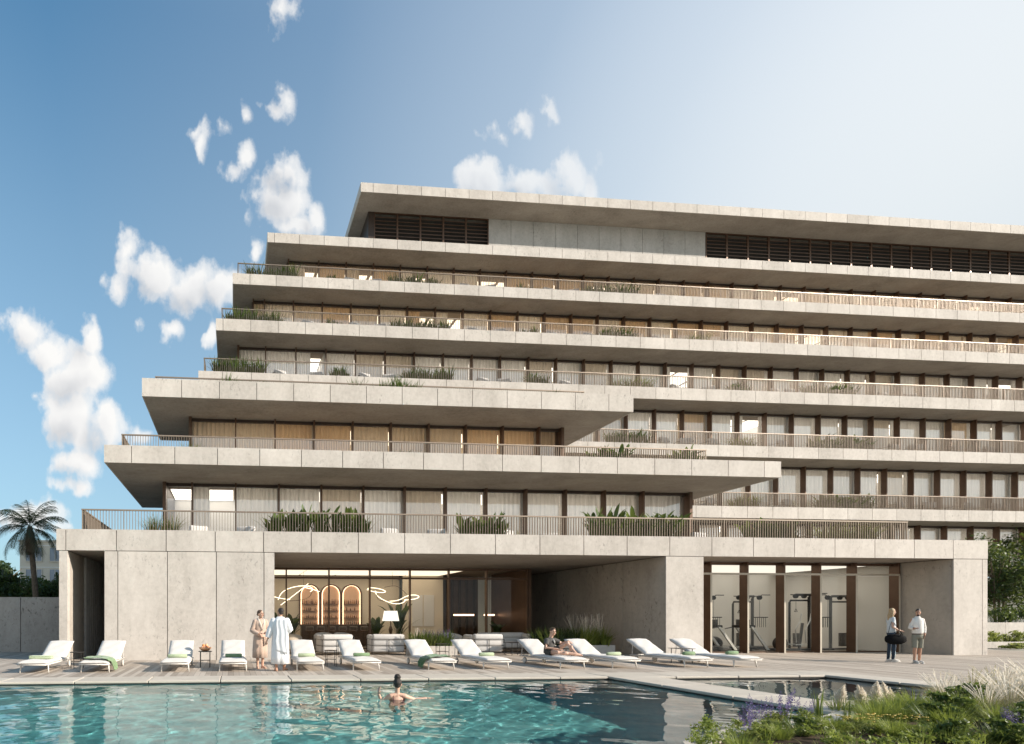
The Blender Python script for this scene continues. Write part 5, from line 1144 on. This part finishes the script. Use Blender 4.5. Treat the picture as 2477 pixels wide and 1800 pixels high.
# ------------------------------------------------------------------ garden wall, background left
t = thing('garden_wall', 'shaded concrete garden wall left of the hotel pavilion', 'wall', (0,0,0))
g = MB(); x = -8.96
xs = [-46,-42,-38.4,-34.8,-31.1,-27.4,-23.7,-20,-16.3,-12.63,-8.96,-5.86]
for a, b in zip(xs, xs[1:]): g.box(a+.014, b-.014, 23.45, 23.5, 0, 2.31)
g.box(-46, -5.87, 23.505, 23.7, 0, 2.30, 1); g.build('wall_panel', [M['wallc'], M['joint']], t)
b = thing('apartment_building', 'distant cream apartment block with grouped windows behind the palm', 'building', (0,0,0))
X0, X1, YB = -23.0, -13.0, 60
g = MB(); g.box(X0, X1, YB, YB+14, 0, 9.55); g.box(X0-.15, X1, YB-.12, YB+14, 9.56, 9.75); g.build('wall', M['paint_cream'], b)
for k in range(3):
    z0 = 8.95-2.35*k-1.45
    for xw in (-22.4,-19.9,-17.4,-15.0):
        g = MB(); g.box(xw, xw+1.75, YB-.05, YB+.02, z0, z0+1.42); w = g.build('window', M['bglass'], b)
        g = MB()
        for q in (xw, xw+.58, xw+1.16, xw+1.70): g.box(q, q+.06, YB-.09, YB-.051, z0, z0+1.42)
        g.box(xw, xw+1.76, YB-.10, YB-.051, z0-.1, z0-.002); g.build('frame', M['paint_cream'], w)
    g = MB(); g.box(X0-.01, X1, YB-.03, YB-.001, z0+1.62, z0+1.70); g.build('storey_band', M['plaster_white'], b)
# palm
def palm(label, x, y, zc, lean, nf=30, L=2.6, seed=5):
    t = thing('palm_tree', label, 'palm tree', (x,y,0)); r = np.random.default_rng(seed)
    pts = [(lean*(i/10)**1.6, .1*math.sin(i*.5), zc*i/10) for i in range(11)]
    g = MB(); g.tube(pts, [.19-.005*i+(.012 if i % 2 else 0) for i in range(11)], 12); g.tube([(pts[-1][0], pts[-1][1], zc-1.5),(pts[-1][0],pts[-1][1],zc-.6),(pts[-1][0],pts[-1][1],zc+.25)], [.17,.30,.13], 12); g.build('trunk', M['trunk'], t, True)
    cx, cy, cz = pts[-1]; V = []; F = []; V2 = []; F2 = []
    for k in range(nf):
        dead = k >= nf-9; az = 2*PI*k*.382+r.uniform(-.2,.2); el = R(-75)+r.uniform(-.15,.2) if dead else R(78)-R(105)*((k/(nf-9))**.9)+r.uniform(-.12,.12)
        LL_ = L*r.uniform(.85,1.1)*(.65 if dead else 1); d = np.array([math.cos(az),math.sin(az),0]); s = np.array([-d[1],d[0],0]); p = np.array([cx,cy,cz+.15]); N_ = 26
        VV, FF = (V2, F2) if dead else (V, F)
        for i in range(N_):
            e = el-(R(88) if not dead else R(10))*(i/N_)**1.5; st = d*math.cos(e)+np.array([0,0,math.sin(e)]); q = p+st*LL_/N_
            o = len(VV); VV += [p-s*.014,p+s*.014,q+s*.014,q-s*.014]; FF.append((o,o+1,o+2,o+3))
            if i > 3:
                ll = .62*math.sin(PI*min(1,(i+2)/(N_+3)))**.6*L/2.6
                for sg in (-1,1):
                    dirl = s*sg*.75+st*.75+np.array([0,0,-.35-.3*r.random()]); dirl /= np.linalg.norm(dirl); e2 = p+dirl*ll*r.uniform(.8,1.1); wv_ = st*.028
                    o = len(VV); VV += [p-wv_,p+wv_,e2+wv_*.15+np.array([0,0,-.12*ll]),e2-wv_*.15+np.array([0,0,-.12*ll])]; FF.append((o,o+1,o+2,o+3))
            p = q
    rawmesh('fronds', V, F, M['palm'], t); rawmesh('dry_fronds', V2, F2, M['palm_dead'], t)
palm('palm tree with arching fronds left of the hotel behind the garden wall', -12.05, 34, 6.75, -.35, 46, 2.6)
def tree(label, x, y, h, rx, rz, nl, size, seed, leaf='tree_leaf', trunk=.14, grp=None, zc=None, multi=1, clumps=16):
    t = thing('tree', label, 'tree', (x,y,0), 0, grp); r = random.Random(seed); g = MB(); zc = zc or h-rz
    for m_ in range(multi):
        ax = (m_-(multi-1)/2)*.35
        g.tube([(ax*.5,0,0),(ax*.8,.05,zc*.5),(ax*1.5,0,zc*1.05),(ax*2,0,zc+rz*.5)], [trunk,trunk*.75,trunk*.5,trunk*.15], 9)
        for i in range(7):
            a = r.uniform(0,2*PI); z0 = zc*r.uniform(.55,1.0); g.tube([(ax,0,z0),(ax+rx*.35*math.cos(a),rx*.35*math.sin(a),z0+rz*.35),(ax+rx*.75*math.cos(a),rx*.75*math.sin(a),z0+rz*.7)], [trunk*.4,trunk*.25,trunk*.08], 6)
    g.build('trunk', M['trunk'], t, True)
    V, F = leafcloud(nl, rx, rx, rz, size, seed, clumps, 0, .25); o = rawmesh('crown', V, F, M[leaf], t); o.location = (0,0,zc); return t
tree('dense dark round tree beyond the garden wall at the left edge', -16.4, 38, 5.9, 2.5, 2.6, 15000, .15, 11, 'leaf_dark', .2, 'trees beyond the garden wall', clumps=22)
tree('small dark tree between the palm and the pavilion', -11.3, 36, 4.6, 1.5, 1.5, 6000, .12, 12, 'leaf_dark', .1, 'trees beyond the garden wall')
tree('spreading dark tree at the far left behind the round one', -20, 44, 6.4, 3.2, 2.5, 9000, .18, 13, 'leaf_dark', .2, 'trees beyond the garden wall')
tree('loose shrubby tree right behind the palm trunk', -13.2, 37, 4.1, 1.6, 1.4, 5000, .12, 14, 'tree_leaf', .1, 'trees beyond the garden wall')
# spiky palm-like shrub top at the left
# ------------------------------------------------------------------ right side garden beyond the pavilion
tree('slender green tree beyond the right end of the pavilion', 45.6, 28.5, 7.1, 1.7, 2.6, 7000, .095, 21, 'tree_leaf', .07, 'trees right of the pavilion', 4.0, 3, 26)
tree('second green tree at the right edge behind the slender one', 51.5, 30.5, 7.6, 2.0, 2.9, 6500, .11, 22, 'tree_leaf', .08, 'trees right of the pavilion', 4.4, 2, 24)
def lowwall(label, x0, x1, y, h, th=.3):
    t = thing('low_wall', label, 'wall', (0,0,0)); g = MB(); x = x0
    while x < x1-.1: e = min(x+2.4, x1); g.box(x+.008, e-.008, y, y+th, 0, h); x = e
    g.build('wall_panel', M['conc'], t)
lowwall('pale low retaining wall right of the pavilion', 36.5, 60, 25.6, 1.17); lowwall('short pale step wall in front of the retaining wall', 35, 60, 22.6, .28)
def hedge(label, x0, x1, y, z, h, seed, leaf='leaf_grass', k=14, grp='planting strips right of the pavilion'):
    t = thing('shrub_row', label, 'shrubs', (x0,y,z), 0, grp); r = np.random.default_rng(seed); vf = []
    for i in range(k): vf.append(shift(leafcloud(800, .75,.5,h*.55,.07,seed*40+i,7,0,.1), (x1-x0)*(i+.5)/k+r.uniform(-.2,.2), r.uniform(-.15,.15), h*.5*r.uniform(.8,1.15)))
    for i in range(k): vf.append(shift(blades(50,h*1.2,1,.03,.7,3,.3,.8,.4,seed*60+i), (x1-x0)*(i+.5)/k, r.uniform(-.2,.2), 0))
    v = merge(*vf); rawmesh('foliage', v[0], v[1], M[leaf], t)
hedge('shrub strip growing on top of the pale retaining wall', 37, 58, 26.5, 1.1, 1.1, 31, 'tree_leaf', 18); hedge('low green shrubs between the two pale walls', 36, 58, 24.0, 0, .75, 32, 'leaf_grass', 18); hedge('ground hugging plants in front of the step wall', 35, 58, 22.0, 0, .22, 33, 'leaf_grass', 14)
# ------------------------------------------------------------------ planting bed by the pool
BED = [(4.4,4.6),(5.2,5.8),(6.0,6.25),(7.0,6.65),(8.4,7.05),(9.32,7.5),(10.47,8.2),(12.5,8.7),(15.0,9.0),(16.2,9.3),(19.0,9.6),(21,8.6),(22,6),(22,3.2),(4.4,3.2)]
g = MB(); n_ = len(BED); g.add([(x,y,-1.4) for x, y in BED]+[(x,y,.02) for x, y in BED], [tuple(range(n_,2*n_))]+[(i,(i+1)%n_,n_+(i+1)%n_,n_+i) for i in range(n_)])
struct('planting_bed_soil', g, M['soil'])
t = thing('stone_edging', 'pale stone edging around the planting bed by the pool', 'edging')
g = MB()
for (ax, ay), (bx, by) in zip(BED[:10], BED[1:11]):
    L = math.hypot(bx-ax, by-ay); ux, uy = (bx-ax)/L, (by-ay)/L; px_, py_ = uy, -ux; k = max(1, round(L/.8))
    for i in range(k):
        a, e = L*i/k+.006, L*(i+1)/k-.006; q = [(ax+ux*s_+px_*w_, ay+uy*s_+py_*w_) for s_, w_ in ((a,-.03),(e,-.03),(e,.20),(a,.20))]
        g.add([(*p, -.6) for p in q]+[(*p, .055) for p in q], [(3,2,1,0),(4,5,6,7),(0,1,5,4),(1,2,6,5),(2,3,7,6),(3,0,4,7)])
g.build('stone_slab', M['coping'], t)
def inbed(x, y):
    c = False
    for (ax, ay), (bx, by) in zip(BED, BED[1:]+BED[:1]):
        if (ay > y) != (by > y) and x < (bx-ax)*(y-ay)/(by-ay)+ax: c = not c
    return c
# ground cover: nobody could count it
vf = []; rr_ = random.Random(3); k = 0
while k < 420:
    x, y = rr_.uniform(4.6,17), rr_.uniform(4.6,9.5)
    if not inbed(x, y) or not inbed(x-.12, y+.14): continue
    k += 1; vf.append(shift(leafcloud(70,.16,.16,.09,.026,k,4,0,.2), x, y, .09+.04*rr_.random()))
    if k % 3 == 0: vf.append(shift(blades(26,.30,1,.010,.9,3,.08,1,.4,k), x, y, .02))
v = merge(*vf); o = rawmesh('ground_cover', v[0], v[1], M['leaf_yel']); o['kind'] = 'stuff'; tag(o, 'low mixed green ground cover filling the planting bed', 'ground cover')
def plant(name, label, cat, items, grp):
    t = thing(name, label, cat, (0,0,0), 0, grp)
    for nm, vf, mt in items: rawmesh(nm, vf[0], vf[1], M[mt], t)
    return t
def place(src, first, pts, label=None):
    for i, (x, y, s) in enumerate(pts):
        o = src if first and i == 0 else dup(src); o.location = (x, y, .03); o.scale = (s,s,s); o.rotation_euler = (0,0,rr_.uniform(0,6.28))
        if label: o['label'] = label
def pampas(label, x, y, h, seed, ns, L=.34, w=.075):
    t = plant('pampas_grass', label, 'pampas grass', [('blades', blades(120,h*.80,1,.010,.9,5,.12,1.1,.4,seed), 'leaf_grass'), ('plume', plumes(ns,h,L,seed,.16,900,w), 'plume')], 'pampas grasses in the planting bed'); t.location = (x,y,.03)
pampas('leftmost cream pampas plume standing alone against the plunge pool', 9.36, 7.62, .40, 5, 2)
pampas('cream pampas plume, second from the left in the planting bed', 9.86, 7.66, .42, 6, 2)
pampas('cream pampas plume, third from the left in the planting bed', 10.12, 7.70, .44, 7, 2)
pampas('rightmost cream pampas plume, beside the green grass clumps', 10.42, 7.72, .40, 8, 2)
g1 = plant('feather_grass', 'clump of pale feathery grass arching in the planting bed', 'grass clump', [('blades', blades(330,.62,1,.008,.85,5,.14,1.2,.35,41), 'leaf_straw'), ('plume', plumes(30,.74,.24,42,.6,60,.020), 'plume')], 'pale feather grasses in the planting bed')
place(g1, True, [(11.7,7.2,.85),(12.2,7.6,.9),(12.8,7.9,.9),(13.2,7.2,1.0),(12.1,6.7,.85),(11.2,6.6,.75),(14.2,8.0,1.0),(12.0,8.2,.75),(11.4,7.7,.7),(12.5,7.2,1.05),(13.0,7.6,1.05),(13.5,8.0,1.0),(11.9,6.9,.9),(12.7,6.6,1.0),(11.0,7.0,.7),(13.6,6.9,1.1)])
g2 = plant('tall_feather_grass', 'tall grass with airy pale tips at the right of the planting bed', 'grass clump', [('blades', blades(260,.80,1,.009,.75,5,.14,1.1,.35,43), 'leaf_grass'), ('plume', plumes(30,1.0,.28,44,.75,44,.015), 'leaf_straw')], 'tall feather grasses in the planting bed')
place(g2, True, [(12.6,8.2,.58),(13.3,8.4,.62),(14.6,8.6,.72),(13.6,7.5,.72),(15.2,7.9,.85),(12.6,6.9,.68),(15.8,8.8,.8)])
g3 = plant('green_grass', 'fresh green grass clump low in the planting bed', 'grass clump', [('blades', blades(300,.50,1,.011,.9,5,.16,1.2,.35,45), 'leaf_yel')], 'green grasses in the planting bed')
place(g3, True, [(8.9,6.75,.85),(9.6,7.05,.9),(10.3,7.35,.95),(9.2,6.2,.8),(10.9,7.1,.9),(8.3,6.45,.6),(7.5,6.15,.6),(10.4,6.5,.8),(12.0,7.9,.85),(6.5,5.9,.55),(5.4,5.3,.6),(8.0,5.9,.6)])
g4 = plant('leafy_shrub', 'bushy dark green shrub with strap leaves in the planting bed', 'shrub', [('foliage', merge(blades(120,.52,1,.028,.9,4,.22,1,.4,46), leafcloud(900,.34,.34,.24,.04,47,9,.26,.2)), 'leaf')], 'leafy shrubs in the planting bed')
place(g4, True, [(10.3,6.0,.85),(9.3,6.4,.7),(10.2,6.9,.8),(11.2,7.3,.9),(12.2,7.0,1.0),(7.0,6.1,.5),(8.3,5.6,.6),(11.0,6.1,1.0),(11.7,6.3,1.1),(12.4,6.1,1.1),(11.6,5.6,1.0),(9.6,5.7,.7),(12.9,7.4,1.1),(13.9,6.9,1.2),(8.9,5.5,.6),(14.6,7.4,1.2),(10.7,5.5,.9)])
g5 = plant('salvia', 'salvia with slim violet flower spikes at the front of the planting bed', 'flowering plant', [('foliage', merge(leafcloud(420,.15,.15,.12,.026,48,6,.12,.2), blades(18,.34,1,.010,.5,3,.1,.6,.4,49)), 'leaf_grass'), ('flower_spike', spikes(11,.52,.20,50,.32,60,.015), 'violet')], 'violet salvias in the planting bed')
place(g5, True, [(6.35,6.05,.78),(6.75,6.3,.9),(7.15,6.5,1.0),(6.05,5.85,.65),(7.6,6.6,.75),(9.1,5.55,.75),(9.5,5.75,.7),(10.1,5.7,.7)])
yv = []; ry_ = np.random.default_rng(9)
fv = []; 
for i in range(20):
    a = ry_.uniform(0,2*PI); rd = .24*math.sqrt(ry_.random()); c = np.array([rd*math.cos(a), rd*math.sin(a), .24+.06*ry_.random()]); mb = MB(); mb.ball(c, (.020,.020,.009), 8); fv.append((np.array(mb.v), np.array([f for f in mb.f if len(f) == 4])))
g6 = plant('yarrow', 'yarrow with flat golden flower heads in the planting bed', 'flowering plant', [('foliage', merge(leafcloud(600,.26,.26,.12,.022,51,8,.12,.2), blades(40,.28,1,.008,.5,3,.2,.5,.4,52)), 'leaf_grass'), ('flower_head', merge(*fv), 'yellow')], 'golden yarrows in the planting bed')
place(g6, True, [(7.75,6.12,.75),(8.15,6.2,.8),(8.5,6.15,.75)])
g7 = plant('sprig_shrub', 'airy shrub with small leaves leaning over the pool edge', 'shrub', [('foliage', merge(leafcloud(380,.24,.24,.20,.024,53,9,.26,.0), blades(26,.5,1,.007,.6,4,.06,.7,.4,54)), 'leaf_yel')], 'airy shrubs at the pool edge of the bed')
place(g7, True, [(5.05,5.45,.75),(5.5,5.75,.7),(5.9,5.9,.6),(4.75,5.05,.7),(7.6,6.55,.55)])
g8 = plant('iris_leaves', 'upright sword shaped leaves standing in the planting bed', 'plant', [('blades', blades(16,.62,1,.030,.35,4,.06,.5,.4,55), 'leaf')], 'sword leaved plants in the planting bed')
place(g8, True, [(8.0,6.75,.9),(8.55,6.85,.7),(7.2,6.45,.6)])
